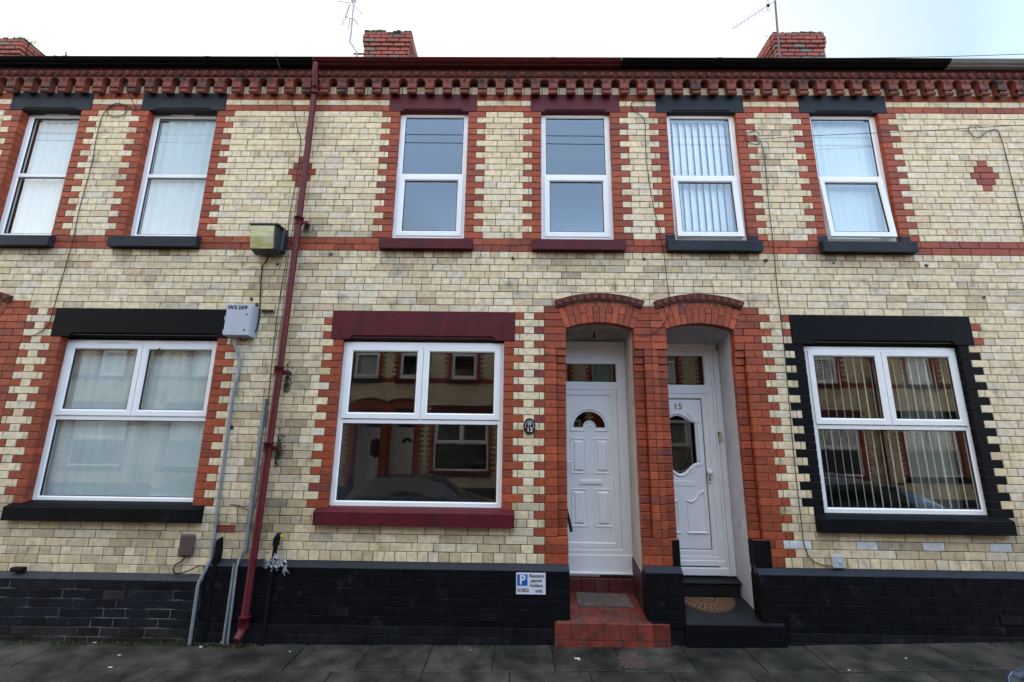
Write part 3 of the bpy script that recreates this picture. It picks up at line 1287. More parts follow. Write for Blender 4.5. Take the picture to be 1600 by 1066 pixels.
def tube_path_prism(mb, pts, rw, yy, m, proud=.008):
    """Raised moulding following a 2D path (x,z) on a door face at depth yy."""
    for (p, q) in zip(pts, pts[1:]):
        dx, dz = q[0] - p[0], q[1] - p[1]
        L = math.hypot(dx, dz)
        if L < 1e-6:
            continue
        nx_, nz_ = -dz / L * rw, dx / L * rw
        ex, ez = dx / L * rw * .5, dz / L * rw * .5
        a, b = (p[0] - ex, p[1] - ez), (q[0] + ex, q[1] + ez)
        vs = [(a[0] + nx_, yy, a[1] + nz_), (b[0] + nx_, yy, b[1] + nz_), (b[0], yy - proud, b[1]), (a[0], yy - proud, a[1]), (a[0] - nx_, yy, a[1] - nz_), (b[0] - nx_, yy, b[1] - nz_)]
        mb.add(vs, [(0, 1, 2, 3), (3, 2, 5, 4)], m=m)


def raised_panel(mb, x0, x1, z0, z1, yy, m, pr=.014):
    mb.ring(x0, x1, z0, z1, [(0, yy + .001), (.004, yy - .008), (.012, yy - .008), (.022, yy + .002), (.03, yy + .002), (.05, yy - pr)], m=m)
    mb.add([(x0 + .05, yy - pr, z0 + .05), (x1 - .05, yy - pr, z0 + .05), (x1 - .05, yy - pr, z1 - .05), (x0 + .05, yy - pr, z1 - .05)], [(0, 1, 2, 3)], m=m)


def arc(cx, cz, r, a0, a1, n):
    return [(cx + r * math.cos(a0 + (a1 - a0) * i / n), cz + r * math.sin(a0 + (a1 - a0) * i / n)) for i in range(n + 1)]


def face_with_hole(mb, x0, x1, z0, z1, hole, y, m, depth=.03):
    """Flat leaf face round a closed hole outline (counter-clockwise), plus the reveal of the hole."""
    n = len(hole)
    # outer ring points matched by angle from the hole centre
    cx = sum(p[0] for p in hole) / n
    cz = sum(p[1] for p in hole) / n
    outer = []
    for (px, pz) in hole:
        dx, dz = px - cx, pz - cz
        t = 1e9
        if dx > 1e-9:
            t = min(t, (x1 - cx) / dx)
        if dx < -1e-9:
            t = min(t, (x0 - cx) / dx)
        if dz > 1e-9:
            t = min(t, (z1 - cz) / dz)
        if dz < -1e-9:
            t = min(t, (z0 - cz) / dz)
        outer.append((cx + dx * t, cz + dz * t))
    vs = [(u, y, v) for u, v in hole] + [(u, y, v) for u, v in outer] + [(u, y + depth, v) for u, v in hole]
    fs = []
    for i in range(n):
        j = (i + 1) % n
        fs.append((n + i, n + j, j, i))
        fs.append((i, j, 2 * n + j, 2 * n + i))
    mb.add(vs, fs, m=m)
    # corner fillers
    for (qx, qz) in ((x0, z0), (x1, z0), (x1, z1), (x0, z1)):
        for i in range(n):
            j = (i + 1) % n
            a, b = outer[i], outer[j]
            onx = (abs(a[0] - qx) < 1e-6) != (abs(b[0] - qx) < 1e-6)
            onz = (abs(a[1] - qz) < 1e-6) != (abs(b[1] - qz) < 1e-6)
            if onx and onz:
                mb.add([(a[0], y, a[1]), (qx, y, qz), (b[0], y, b[1])], [(0, 1, 2)], m=m)


def door13(k, parent):
    h = H[k]
    dx = h['xc'] - .927
    X = lambda v: v + dx
    y = .52
    f = MB()
    xl, xr = X(.415), X(1.318)
    # outer frame with head panel and transom light
    f.box(xl, X(.50), y, y + .07, .50, 3.16, m=DOORW)
    f.box(X(1.262), xr, y, y + .07, .50, 3.16, m=DOORW)
    f.box(X(.50), X(1.262), y + .014, y + .07, 2.885, 3.16, m=DOORW)
    f.ring(X(.50), X(1.262), 2.60, 2.93, [(0, y + .02), (0, y + .004), (.045, y + .004), (.055, y + .014), (.055, y + .05)], m=DOORW)
    f.ring(X(.46), X(1.262), .70, 2.61, [(0, y + .03), (0, y + .001), (.05, y + .001), (.06, y + .012), (.06, y + .04)], m=DOORW)
    f.box(xl + .01, xr - .005, y - .006, y + .06, .515, .70, m=DOORW, b=.005)
    f.box(xl + .01, xr - .005, y - .03, y + .05, .50, .522, m=DOORW, b=.004)
    fo = f.build('door_frame', DOORW, parent)
    pane(X(.55), X(1.205), 2.65, 2.88, y + .03, fo, GLASSDK)
    # leaf
    leaf = MB()
    a, b, c, d = X(.515), X(1.198), .76, 2.555
    leaf.ring(a, b, c, d, [(0, y + .04), (0, y + .006), (.058, y + .006), (.068, y + .018)], m=DOORW)
    a2, b2, c2, d2 = a + .068, b - .068, c + .068, d - .068
    yp = y + .018
    cx, cz = X(.867), 2.108
    hole = arc(cx, cz, .19, 0, math.pi, 22) + arc(cx, cz, .062, math.pi, 0, 10)
    hole = hole[:-1] if hole[0] == hole[-1] else hole
    hole = [p for i, p in enumerate(hole) if i == 0 or math.dist(p, hole[i - 1]) > 1e-6]
    # face split: below fan / fan band / above, the fan as a strip mesh
    zb_, zt_ = cz - .0, cz + .20
    leaf.add([(a2, yp, c2), (b2, yp, c2), (b2, yp, zb_), (a2, yp, zb_)], [(0, 1, 2, 3)], m=DOORW)
    leaf.add([(a2, yp, zt_), (b2, yp, zt_), (b2, yp, d2), (a2, yp, d2)], [(0, 1, 2, 3)], m=DOORW)
    up = arc(cx, cz, .19, math.pi, 0, 24)
    vs = [(a2, yp, zb_), (a2, yp, zt_)]
    L = [(a2, zb_)] + up + [(b2, zb_)]
    for (p, q) in zip(L, L[1:]):
        if abs(p[0] - q[0]) < 1e-7:
            continue
        leaf.add([(p[0], yp, p[1]), (q[0], yp, q[1]), (q[0], yp, zt_), (p[0], yp, zt_)], [(0, 1, 2, 3)], m=DOORW)
        leaf.add([(p[0], yp, p[1]), (q[0], yp, q[1]), (q[0], yp + .02, q[1]), (p[0], yp + .02, p[1])], [(0, 1, 2, 3)], m=DOORW)
    half = arc(cx, cz, .062, math.pi, 0, 12)
    leaf.prism([(p[0], p[1]) for p in half], yp, yp + .02, 'y', m=DOORW)
    leaf.add([(cx - .19, yp, cz), (cx + .19, yp, cz), (cx + .19, yp + .02, cz), (cx - .19, yp + .02, cz)], [(0, 1, 2, 3)], m=DOORW)
    tube_path_prism(leaf, [(cx - .225, cz - .038)] + arc(cx, cz, .218, math.pi, 0, 24) + [(cx + .225, cz - .038)], .012, yp, DOORW, .012)
    tube_path_prism(leaf, [(cx - .225, cz - .038), (cx - .065, cz - .038)], .011, yp, DOORW, .012)
    tube_path_prism(leaf, [(cx + .065, cz - .038), (cx + .225, cz - .038)], .011, yp, DOORW, .012)
    tube_path_prism(leaf, arc(cx, cz, .07, math.pi, 0, 12), .010, yp, DOORW, .012)
    tube_path_prism(leaf, arc(cx, cz - .01, .035, math.pi, 0, 10), .008, yp, DOORW, .010)
    for (p, q) in ((X(.640), X(.822)), (X(.912), X(1.102))):
        raised_panel(leaf, p, q, 1.575, 1.985, yp, DOORW)
        raised_panel(leaf, p, q, .99, 1.41, yp, DOORW)
    lo = leaf.build('door', DOORW, parent)
    mb = MB()
    mb.add([(cx - .2, yp + .018, cz - .01), (cx + .2, yp + .018, cz - .01), (cx + .2, yp + .018, cz + .2), (cx - .2, yp + .018, cz + .2)], [(0, 1, 2, 3)], m=GLASSDK)
    mb.build('fanlight', GLASSDK, lo)
    mb = MB()
    mb.box(X(.728), X(1.012), yp - .006, yp + .004, 1.448, 1.515, m=DOORW, b=.005)
    mb.box(X(.742), X(.998), yp - .014, yp - .004, 1.460, 1.503, m=DOORW, b=.004)
    mb.build('letter_plate', DOORW, lo)
    mb = MB()
    mb.box(X(.565), X(.592), y - .012, y + .008, 1.60, 1.78, m=DOORW, b=.005)
    mb.tube([(X(.578), y - .01, 1.712), (X(.578), y - .055, 1.712)], .009, 10, m=DOORW)
    mb.tube([(X(.572), y - .055, 1.712), (X(.672), y - .055, 1.712)], .010, 10, m=DOORW)
    mb.build('door_handle', DOORW, lo)


def door15(k, parent):
    h = H[k]
    dx = h['xc'] - 2.06
    X = lambda v: v + dx
    y = .52
    f = MB()
    xl, xr = X(1.46), X(2.352)
    f.box(xl, X(1.52), y, y + .07, .50, 3.06, m=DOORW)
    f.box(X(2.29), xr, y, y + .07, .50, 3.045, m=DOORW)
    f.box(X(1.46), X(2.44), y - .008, y + .07, 3.04, 3.16, m=DOORW, b=.004)
    f.ring(X(1.50), X(2.335), 2.575, 3.045, [(0, y + .02), (0, y + .004), (.045, y + .004), (.056, y + .014), (.056, y + .05)], m=DOORW)
    f.ring(X(1.50), X(2.335), .65, 2.58, [(0, y + .03), (0, y + .001), (.05, y + .001), (.058, y + .010), (.058, y + .04)], m=DOORW)
    # architrave strips beside the frame
    f.box(X(2.352), X(2.385), y - .02, y + .06, .50, 3.05, m=DOORW, b=.005)
    f.box(X(2.392), X(2.462), y - .012, y + .06, .50, 3.06, m=DOORW, b=.006)
    f.box(xl, X(2.36), y - .006, y + .06, .60, .66, m=DOORW, b=.006)
    f.box(xl, X(2.36), y - .020, y + .05, .505, .585, m=DOORW, b=.006)
    fo = f.build('door_frame', DOORW, parent)
    pane(X(1.56), X(2.28), 2.63, 2.99, y + .03, fo, GLASSDK)
    leaf = MB()
    a, b, c, d = X(1.558), X(2.278), .71, 2.522
    leaf.ring(a, b, c, d, [(0, y + .04), (0, y + .006), (.05, y + .006), (.058, y + .014), (.061, y + .020)], m=DOORW)
    leaf.ring(a + .058, b - .058, c + .058, d - .058, [(0, y + .013), (.009, y + .0125)], m=GASKET)
    a2, b2, c2, d2 = a + .064, b - .064, c + .064, d - .064
    yp = y + .016
    cx = X(1.918)
    # glass outline: arched top with shoulders, straight sides, mirrored bottom
    W_ = .205

    def outline(gr=0.0):
        w1, w2 = W_ + gr, .115 + gr * .6
        zt, zs, zb1, zb2 = 2.262 + gr, 2.175 + gr * .4, 1.715 - gr * .4, 1.592 - gr
        P = []
        for t in range(17):      # top edge right->left
            s = 1 - 2 * t / 16
            xx = abs(s)
            zz = zs + (zt - zs) * (0.5 + 0.5 * math.cos(math.pi * min(1, xx)))
            P.append((cx + s * w1, zz))
        for t in range(17):
            s = -1 + 2 * t / 16
            xx = abs(s)
            zz = zb1 - (zb1 - zb2) * (0.5 + 0.5 * math.cos(math.pi * min(1, xx)))
            P.append((cx + s * w1, zz))
        return P
    O = outline()
    face_with_hole(leaf, a2, b2, 1.53, 2.34, O, yp, DOORW, .02)
    leaf.add([(a2, yp, c2), (b2, yp, c2), (b2, yp, 1.53), (a2, yp, 1.53)], [(0, 1, 2, 3)], m=DOORW)
    leaf.add([(a2, yp, 2.34), (b2, yp, 2.34), (b2, yp, d2), (a2, yp, d2)], [(0, 1, 2, 3)], m=DOORW)
    O2 = outline(.026)
    tube_path_prism(leaf, O2 + O2[:1], .016, yp, DOORW, .014)
    sh = [(cx + .20, 2.205), (cx + .235, 2.185), (cx + .262, 2.18)]
    tube_path_prism(leaf, [(cx + .13, 2.285), (cx + .19, 2.215), (cx + .258, 2.185)], .012, yp, DOORW, .012)
    tube_path_prism(leaf, [(cx + .13, 1.60), (cx + .19, 1.675), (cx + .258, 1.70)], .012, yp, DOORW, .012)
    # two lower panels with swept tops
    for sgn in (-1, 1):
        q = [(cx + sgn * .055, 1.29), (cx + sgn * .10, 1.275), (cx + sgn * .16, 1.315), (cx + sgn * .215, 1.385), (cx + sgn * .255, 1.40)]
        tube_path_prism(leaf, q, .012, yp, DOORW, .014)
        tube_path_prism(leaf, [(cx + sgn * .055, 1.29), (cx + sgn * .055, .945)], .009, yp, DOORW, .008)
        tube_path_prism(leaf, [(cx + sgn * .255, 1.40), (cx + sgn * .255, .945)], .009, yp, DOORW, .008)
        tube_path_prism(leaf, [(cx + sgn * .045, .945), (cx + sgn * .262, .945)], .014, yp, DOORW, .016)
    lo = leaf.build('door', None, parent)
    mb = MB()
    mb.add([(u, yp + .018, v) for u, v in O], [tuple(range(len(O)))], m=GLASSDK)
    mb.build('door_glass', GLASSDK, lo)
    mb = MB()
    mb.box(X(1.775), X(2.075), yp - .006, yp + .004, 1.452, 1.512, m=DOORW, b=.005)
    mb.build('letter_plate', DOORW, lo)
    mb = MB()
    mb.box(X(2.220), X(2.262), y - .010, y + .008, 1.49, 1.66, m=DOORW, b=.006)
    mb.sphere((X(2.24), y - .035, 1.612), .032, 14, 8, m=DOORW)
    mb.box(X(2.235), X(2.248), y - .014, y - .008, 1.518, 1.548, m=GASKET)
    mb.build('door_handle', None, lo)
    return lo


def plinth(k, parent):
    h = H[k]
    d0, d1 = h['D']
    spans = []
    for a, b in ((h['xa'], d0), (d1, h['xb'])):
        if k == '13' and a == h['xa']:
            a = -3.14
        if k == '11':
            b = min(b, -3.14)
        if b - a > .01:
            spans.append((a, b))
    low = k in ('9', '11')
    top = .57 if low else (.715 if k != '17' else .715)
    lo_m = MB()
    sp_m = MB()
    rr = random.Random(hash(k) % 99 + 5)
    rr = random.Random({'9': 1, '11': 2, '13': 3, '15': 4, '17': 5}[k])
    pc = .085
    zs = []
    z = top - .058
    while z > -.2:
        zs.append((z - pc, z))
        z -= pc
    for (a, b) in spans:
        lo_m.box(a + .001, b - .001, -.046, .01, -.25, top - .07, m=PLMORT if low else BLACKP)
        for r_, (z0, z1) in enumerate(zs):
            x = a
            ph = (r_ % 2) * .11
            cuts = [a]
            x = a + (ph if ph else .224)
            while x < b - .03:
                cuts.append(x)
                x += .224
            cuts.append(b)
            for c0, c1 in zip(cuts, cuts[1:]):
                zb = z0
                if low:
                    q = rr.uniform(.7, 1.4)
                    c = (.010 * q, .011 * q, .014 * q)
                    if z0 < .08:
                        c = (.022 * q, .019 * q, .018 * q)
                else:
                    q = rr.uniform(.9, 1.15)
                    c = (.0042 * q, .0044 * q, .0056 * q)
                    if z0 < .10:
                        c = (.009 * q, .0095 * q, .011 * q)
                lo_m.brick(c0, c1, zb, z1, -.052, .05, c, PLINTH, g=.0010 if not low else .0035, c=.005)
            if b - a > .5 and c1 == b:
                pass
        # splayed top course
        x = a
        step = .112 if not low else .225
        while x < b - .001:
            x2 = min(x + step, b)
            q = rr.uniform(.9, 1.12)
            c = (.0085 * q, .011 * q, .018 * q) if not low else (.028 * q, .031 * q, .038 * q)
            z0, z1 = top - .058, top
            g_ = .0006 if not low else .0018
            prof = [(-.055, z0), (-.055, z0 + .008), (.006, z1 + .004), (.006, z0)]
            sp_m.prism(prof, x + g_, x2 - g_, 'x', c, SPLAY)
            x = x2
        sp_m.build('plinth_coping', SPLAY, parent)
        sp_m = MB()
    o = lo_m.build('plinth', None, parent)
    # black painted jamb returns of the plinth at the door sides
    mb = MB()
    for (a, b) in ((d0 - .0, d0), (d1, d1)):
        pass
    mb.box(d0 - .12, d0 + .001, -.05, .112, -.2, top - .06, m=BLACKP)
    mb.build('plinth_return', BLACKP, parent)
    mb = MB()
    mb.box(d1 - .001, d1 + .12, -.05, .112, -.2, top - .06, m=BLACKP)
    mb.build('plinth_return', BLACKP, parent)
    return o


def steps(k, parent):
    h = H[k]
    d0, d1 = h['D']
    k13 = h['door_right']
    rr = random.Random(5)
    g0 = gz((d0 + d1) / 2)
    zt = g0 + (.205 if k13 else .19)
    zr = zt + .105
    z2 = .465
    mb = MB()
    xl, xr = (d0 - .13, d1 + .012) if k13 else (d0 - .20, d1 + .035)
    if k13:
        a, b = d0 - .158, d1 + .197
        def tc_():
            q = rr.uniform(.75, 1.25)
            return (.175 * q, .030 * q, .018 * q)
        mb.box(a + .004, b - .004, -.096, .1, g0 - .15, zt - .016, m=MORTAR)
        x = a
        n = 7
        st = (b - a) / n
        for q in range(n):
            c = tc_()
            mb.box(a + q * st + .0018, a + (q + 1) * st - .0018, -.105, -.08, zt - .150, zt, c, TILE, b=.004)
            mb.box(a + q * st + .0018, a + (q + 1) * st - .0018, -.102, -.08, g0 - .03, zt - .154, c, TILE, b=.003)
        # plinth-side upstands of the front step are covered by the nosing row; sloping tread tiles
        rows = 5
        yy = [-.08, .03, .15, .27, .39, .49]
        st = .1535
        xx = xl
        for r_ in range(rows):
            y0, y1 = yy[r_], yy[r_ + 1]
            x0 = d0 + .001 if y1 < .12 else xl
            x1 = d1 - .001 if y1 < .12 else xr
            if r_ == 0:
                x0, x1 = d0 - .02, d1 + .02
            q0 = x0
            while q0 < x1 - .01:
                q1 = min(q0 + st, x1)
                c = tc_()
                if rr.random() < .25:
                    c = (c[0] * .6, c[1] * .8, c[2] * .9)
                za = zt + (zr - zt) * (y0 + .08) / .57
                zb = zt + (zr - zt) * (y1 + .08) / .57
                g_ = .0016
                vs = [(q0 + g_, y0 + g_, za), (q1 - g_, y0 + g_, za), (q1 - g_, y1 - g_, zb), (q0 + g_, y1 - g_, zb),
                      (q0 + g_, y0 + g_, za - .02), (q1 - g_, y0 + g_, za - .02), (q1 - g_, y1 - g_, zb - .02), (q0 + g_, y1 - g_, zb - .02)]
                mb.add(vs, [(0, 1, 2, 3), (0, 4, 5, 1), (1, 5, 6, 2), (2, 6, 7, 3), (3, 7, 4, 0)], c, TILE)
                q0 = q1
        mb.add([(xl, -.08, zt - .004), (xr, -.08, zt - .004), (xr, .5, zr - .004), (xl, .5, zr - .004)], [(0, 1, 2, 3)], m=MORTAR)
        # second step, dull red paint over tiles, with a painted skirting
        q0 = xl
        while q0 < xr - .01:
            q1 = min(q0 + .155, xr)
            c = (.085, .013, .012)
            mb.box(q0 + .0007, q1 - .0007, .48, .56, zr - .03, z2, c, TILE, b=.006)
            q0 = q1
        c = (.060, .015, .015)
        # skirting that rises beside the steps
        vs = []
        for (yy_, zz) in ((.114, .60), (.62, .70)):
            vs += [(xr - .014, yy_, zz - .5), (xr - .014, yy_, zz), (xr + .0, yy_, zz)]
        mb.add(vs, [(0, 3, 4, 1), (1, 4, 5, 2), (0, 1, 2)], c, TILE)
    else:
        a, b = d0 - .02, d1 + .19
        mb.box(a, b, -.10, -.02, g0 - .15, zt, m=BLACKP, b=.006)
        SL = SPLAY
        zr2 = zt + .10
        def sc_():
            q = rr.uniform(.8, 1.15)
            return (.013 * q, .0135 * q, .015 * q)
        yy = [-.095, .12, .30, .47]
        for r_ in range(3):
            y0, y1 = yy[r_], yy[r_ + 1]
            x0, x1 = (a + .004, b - .004) if r_ == 0 else (xl, xr)
            if r_ == 0:
                y1s = -.052
            q0 = x0
            while q0 < x1 - .01:
                q1 = min(q0 + .31, x1)
                za = zt + .002 + (zr2 - zt) * (y0 + .095) / .565
                zb = zt + .002 + (zr2 - zt) * (y1 + .095) / .565
                xx0, xx1 = q0, q1
                mb.add([(xx0, y0, za), (xx1, y0, za), (xx1, y1, zb), (xx0, y1, zb)], [(0, 1, 2, 3)], sc_(), SL)
                q0 = q1
        mb.box(xl, xr - .02, .42, .60, zr2 - .04, .452, (.008, .008, .009), SL, b=.012)
        mb.add([(xl, .40, .456), (xr, .40, .456), (xr, .56, .50), (xl, .56, .50)], [(0, 1, 2, 3)], (.010, .010, .011), SL)
    mb.build('doorstep', None, parent)


def cornice(k, parent):
    h = H[k]
    xa, xb = h['xa'], h['xb']
    n0 = math.ceil((xa + .03) / B - .5)
    n1 = math.ceil((xb + .03) / B - .5)
    off = -.030
    mb = MB()
    YF = -.082
    for n in range(n0, n1):
        xc = n * B + off          # corbel centre
        hw = .056
        # corbel block with a roll at its foot
        roll = [(0.0, 6.365), (0.0, 6.285), (-.018, 6.268), (-.034, 6.232)]
        for t in range(9):
            a_ = R(250 - t * 27)
            roll.append((-.058 + .030 * math.cos(a_), 6.242 + .030 * math.sin(a_)))
        roll += [(-.068, 6.286), (-.079, 6.292), (-.079, 6.304), (YF, 6.308), (YF, 6.365)]
        q = rb.uniform(.85, 1.15)
        mb.prism(roll, xc - hw, xc + hw, 'x', m=TERRA)
        # arched plate reaching to the gap centres
        L = xc - B / 2
        Rr = xc + B / 2
        r_ = B / 2 - hw + .001
        pts = [(xc - hw, 6.362)] + [(L + r_ * math.cos(t), 6.362 + r_ * math.sin(t)) for t in [R(v) for v in range(15, 91, 15)]]
        pts += [(L, 6.436), (Rr, 6.436)]
        pts += [(Rr - r_ * math.cos(t), 6.362 + r_ * math.sin(t)) for t in [R(v) for v in range(90, 0, -15)]]
        pts += [(xc + hw, 6.362)]
        mb.prism(pts, YF, 0.02, 'y', m=TERRA)
        # archivolt ribs and rosette
        for (cx_, a0, a1) in ((L, 0, 90), (Rr, 90, 180)):
            path = [(cx_ + (r_ + .010) * math.cos(R(t)), YF - .002, 6.362 + (r_ + .010) * math.sin(R(t))) for t in range(a0, a1 + 1, 18)]
            mb.tube(path, .0055, 5, m=TERRA, caps=False)
        mb.tube([(xc + .021 * math.cos(t * math.pi / 6), YF - .002, 6.398 + .021 * math.sin(t * math.pi / 6)) for t in range(13)], .0045, 5, m=TERRA, caps=False)
        mb.sphere((xc, YF - .001, 6.398), .009, 6, 4, m=TERRA)
        # egg-and-dart course above
        for e_ in (-.25, .25):
            mb.sphere((xc + e_ * B, -.106, 6.482), .025, 8, 6, m=TERRL if rb.random() < .45 else TERRA, sc_=(.85, .8, 1.1))
            mb.tube([(xc + e_ * B + .042 * math.cos(R(t)), -.108, 6.486 + .038 * math.sin(R(t))) for t in range(180, 361, 30)], .007, 5, m=TERRA, caps=False)
    a, b = n0 * B + off - B / 2, (n1 - 1) * B + off + B / 2
    mb.prism([(0, 6.4365), (-.088, 6.4365), (-.096, 6.441), (-.096, 6.448), (-.100, 6.452), (-.104, 6.520), (-.112, 6.524), (-.112, 6.548), (0, 6.548)], a, b, 'x', m=TERRD)
    mb.build('cornice', None, parent)
    # gutter: ogee iron trough
    gm = h['gut']
    ga, gb = {'9': (-11.0, -6.92), '11': (-6.917, -2.60), '13': (-2.597, 1.252), '15': (1.255, 5.29), '17': (5.293, 9.7)}[k]
    mb = MB()
    out_ = [(-.135, 6.540), (-.160, 6.534), (-.176, 6.538), (-.184, 6.538), (-.189, 6.547), (-.212, 6.552), (-.228, 6.562), (-.234, 6.572), (-.246, 6.575), (-.250, 6.582), (-.250, 6.590), (-.240, 6.590), (-.236, 6.580), (-.22, 6.566), (-.19, 6.556), (-.15, 6.556), (-.13, 6.590), (-.12, 6.590), (-.122, 6.540)]
    mb.prism(out_, ga, gb, 'x', m=gm)
    x = ga + 1.2
    while x < gb:
        mb.prism([(-.13, 6.536), (-.160, 6.530), (-.186, 6.533), (-.214, 6.548), (-.238, 6.570), (-.253, 6.574), (-.253, 6.592), (-.13, 6.57)], x - .03, x + .03, 'x', m=gm)
        x += 1.8
    mb.box(ga, gb, -.122, 0.03, 6.5485, 6.585, m=BLACKP)
    mb.build('gutter', gm, parent)
    # roof: eaves slates then the slope and ridge
    mb = MB()
    sl = .55
    y0, z0 = -.19, 6.592
    nrow = 22
    stp = 4.2 / nrow
    for r_ in range(nrow):
        ya, yb2 = y0 + r_ * stp, y0 + (r_ + 1) * stp + .03
        za, zb2 = z0 + (ya - y0) * sl, z0 + (yb2 - y0) * sl
        x = xa + (r_ % 2) * .15
        if r_ < 3:
            while x < xb:
                x2 = min(x + .30, xb)
                dz = rb.uniform(0, .004)
                mb.add([(x + .002, ya, za + .014 + dz), (x2 - .002, ya, za + .014 + dz), (x2 - .002, yb2, zb2), (x + .002, yb2, zb2), (x + .002, ya, za + dz), (x2 - .002, ya, za + dz)],
                       [(0, 1, 2, 3), (4, 5, 1, 0)], m=SLATE)
                x = x2
        else:
            mb.add([(xa, ya, za + .014), (xb, ya, za + .014), (xb, yb2, zb2), (xa, yb2, zb2), (xa, ya, za), (xb, ya, za)], [(0, 1, 2, 3), (4, 5, 1, 0)], m=SLATE)
    yr, zr = y0 + 4.2, z0 + 4.2 * sl
    mb.add([(xa, yr, zr), (xb, yr, zr), (xb, yr + 4.2, z0), (xa, yr + 4.2, z0)], [(0, 1, 2, 3)], m=SLATE)
    mb.tube([(xa, yr, zr + .02), (xb, yr, zr + .02)], .09, 8, m=TERRA)
    mb.build('roof', None, parent)
    # rear and party walls so the house is a solid body
    mb = MB()
    mb.box(xa + .01, xb - .01, 7.9, 8.1, -.2, 6.55, (.30, .09, .06), REDB)
    for x in (xa + .005, xb - .105):
        vs = [(x, .12, -.2), (x, 8.0, -.2), (x, 8.0, 6.5), (x, yr, zr - .05), (x, .12, 6.5)]
        mb.add(vs + [(x + .1, b_, c_) for a_, b_, c_ in vs], [(0, 1, 2, 3, 4), (9, 8, 7, 6, 5), (0, 4, 9, 5), (3, 4, 9, 8)], (.3, .09, .06), REDB)
    mb.box(xa + .01, xb - .01, .12, 7.9, 6.3, 6.32, m=ROOMD)
    mb.build('rear_walls', REDB, parent)


def chimney(k, parent, x0, x1, yf, ztop, zb, broken=0, dep=.9):
    mb = MB()
    rr = random.Random(int(abs(x0 * 10)))
    z = ztop - HC
    row = 0
    while z > zb:
        # faces: front, left, right, back
        flare = .03 if row in (1, 2) else (.015 if row in (0, 3) else 0)
        X0, X1, Y0, Y1 = x0 - flare, x1 + flare, yf - flare, yf + dep + flare
        ph = (row % 2) * .112
        mb.box(X0 + .018, X1 - .018, Y0 + .018, Y1 - .018, z, z + HC + .001, m=SOOTM)
        # front/back bricks
        cuts = [X0]
        x = X0 + (.224 - ph)
        while x < X1 - .04:
            cuts.append(x)
            x += .224
        cuts.append(X1)
        for c0, c1 in zip(cuts, cuts[1:]):
            q = rr.uniform(.75, 1.2)
            c = (.22 * q, .048 * q, .030 * q)
            if rr.random() < .06 or row > 5 and rr.random() < .6:
                c = (.13, .10, .08)
            if row == 0 and broken and (.42 < (c0 - X0) / (X1 - X0) < .56):
                continue
            top = z + HC - (0.0 if row else rr.uniform(0, .012))
            mb.box(c0 + .007, c1 - .007, Y0 - rr.uniform(0, .006), Y0 + .09, z + .008, top - .007, c, REDB, b=.008)
            mb.box(c0 + .004, c1 - .004, Y1 - .09, Y1, z + .004, top - .004, c, REDB, b=.006)
        cuts = [Y0 + .1]
        y = Y0 + .1 + (.224 - ph)
        while y < Y1 - .14:
            cuts.append(y)
            y += .224
        cuts.append(Y1 - .1)
        for c0, c1 in zip(cuts, cuts[1:]):
            q = rr.uniform(.75, 1.2)
            c = (.22 * q, .048 * q, .030 * q)
            for xx in (X0, X1 - .09):
                mb.box(xx, xx + .09, c0 + .007, c1 - .007, z + .008, z + HC - .007, c, REDB, b=.008)
        z -= HC
        row += 1
    # lumpy weathered mortar cap along the edges, cracked open in the middle
    x = x0 - .01
    while x < x1 + .01:
        w_ = rr.uniform(.03, .075)
        u = (x - x0) / (x1 - x0)
        if not (broken and .43 < u < .56):
            hh = rr.uniform(.018, .036) + (.012 if broken and u < .43 else 0)
            if not broken and u < .35:
                hh *= .5
            mb.box(x, min(x + w_ + .01, x1 + .02), yf - rr.uniform(.0, .02), yf + .16, ztop - .012, ztop + hh, m=CAPM, b=.008)
        x += w_
    mb.box(x1 - .10, x1 + .015, yf + .05, yf + dep, ztop - .012, ztop + .022, m=CAPM, b=.008)
    mb.box(x0 - .015, x0 + .10, yf + .05, yf + dep, ztop - .012, ztop + .022, m=CAPM, b=.008)
    ch = mb.build('chimney', None, parent)
    # mortar flaunching on top with moss
    fm = MB()
    n = 14
    vs = []
    for j in range(5):
        for i in range(n + 1):
            u = i / n
            x = x0 + .03 + (x1 - x0 - .06) * u
            y = yf + .03 + (dep - .06) * j / 4
            hgt = .03 + .035 * math.sin(math.pi * j / 4) + rr.uniform(-.008, .014)
            if broken and .44 < u < .56:
                hgt = -.05
            if j in (0, 4) or i in (0, n):
                hgt *= .4
            vs.append((x, y, ztop + hgt - .012))
    fm.add(vs, [(j * (n + 1) + i, j * (n + 1) + i + 1, (j + 1) * (n + 1) + i + 1, (j + 1) * (n + 1) + i) for j in range(4) for i in range(n)], m=CAPM)
    fm.build('chimney_flaunching', CAPM, ch)
    return ch


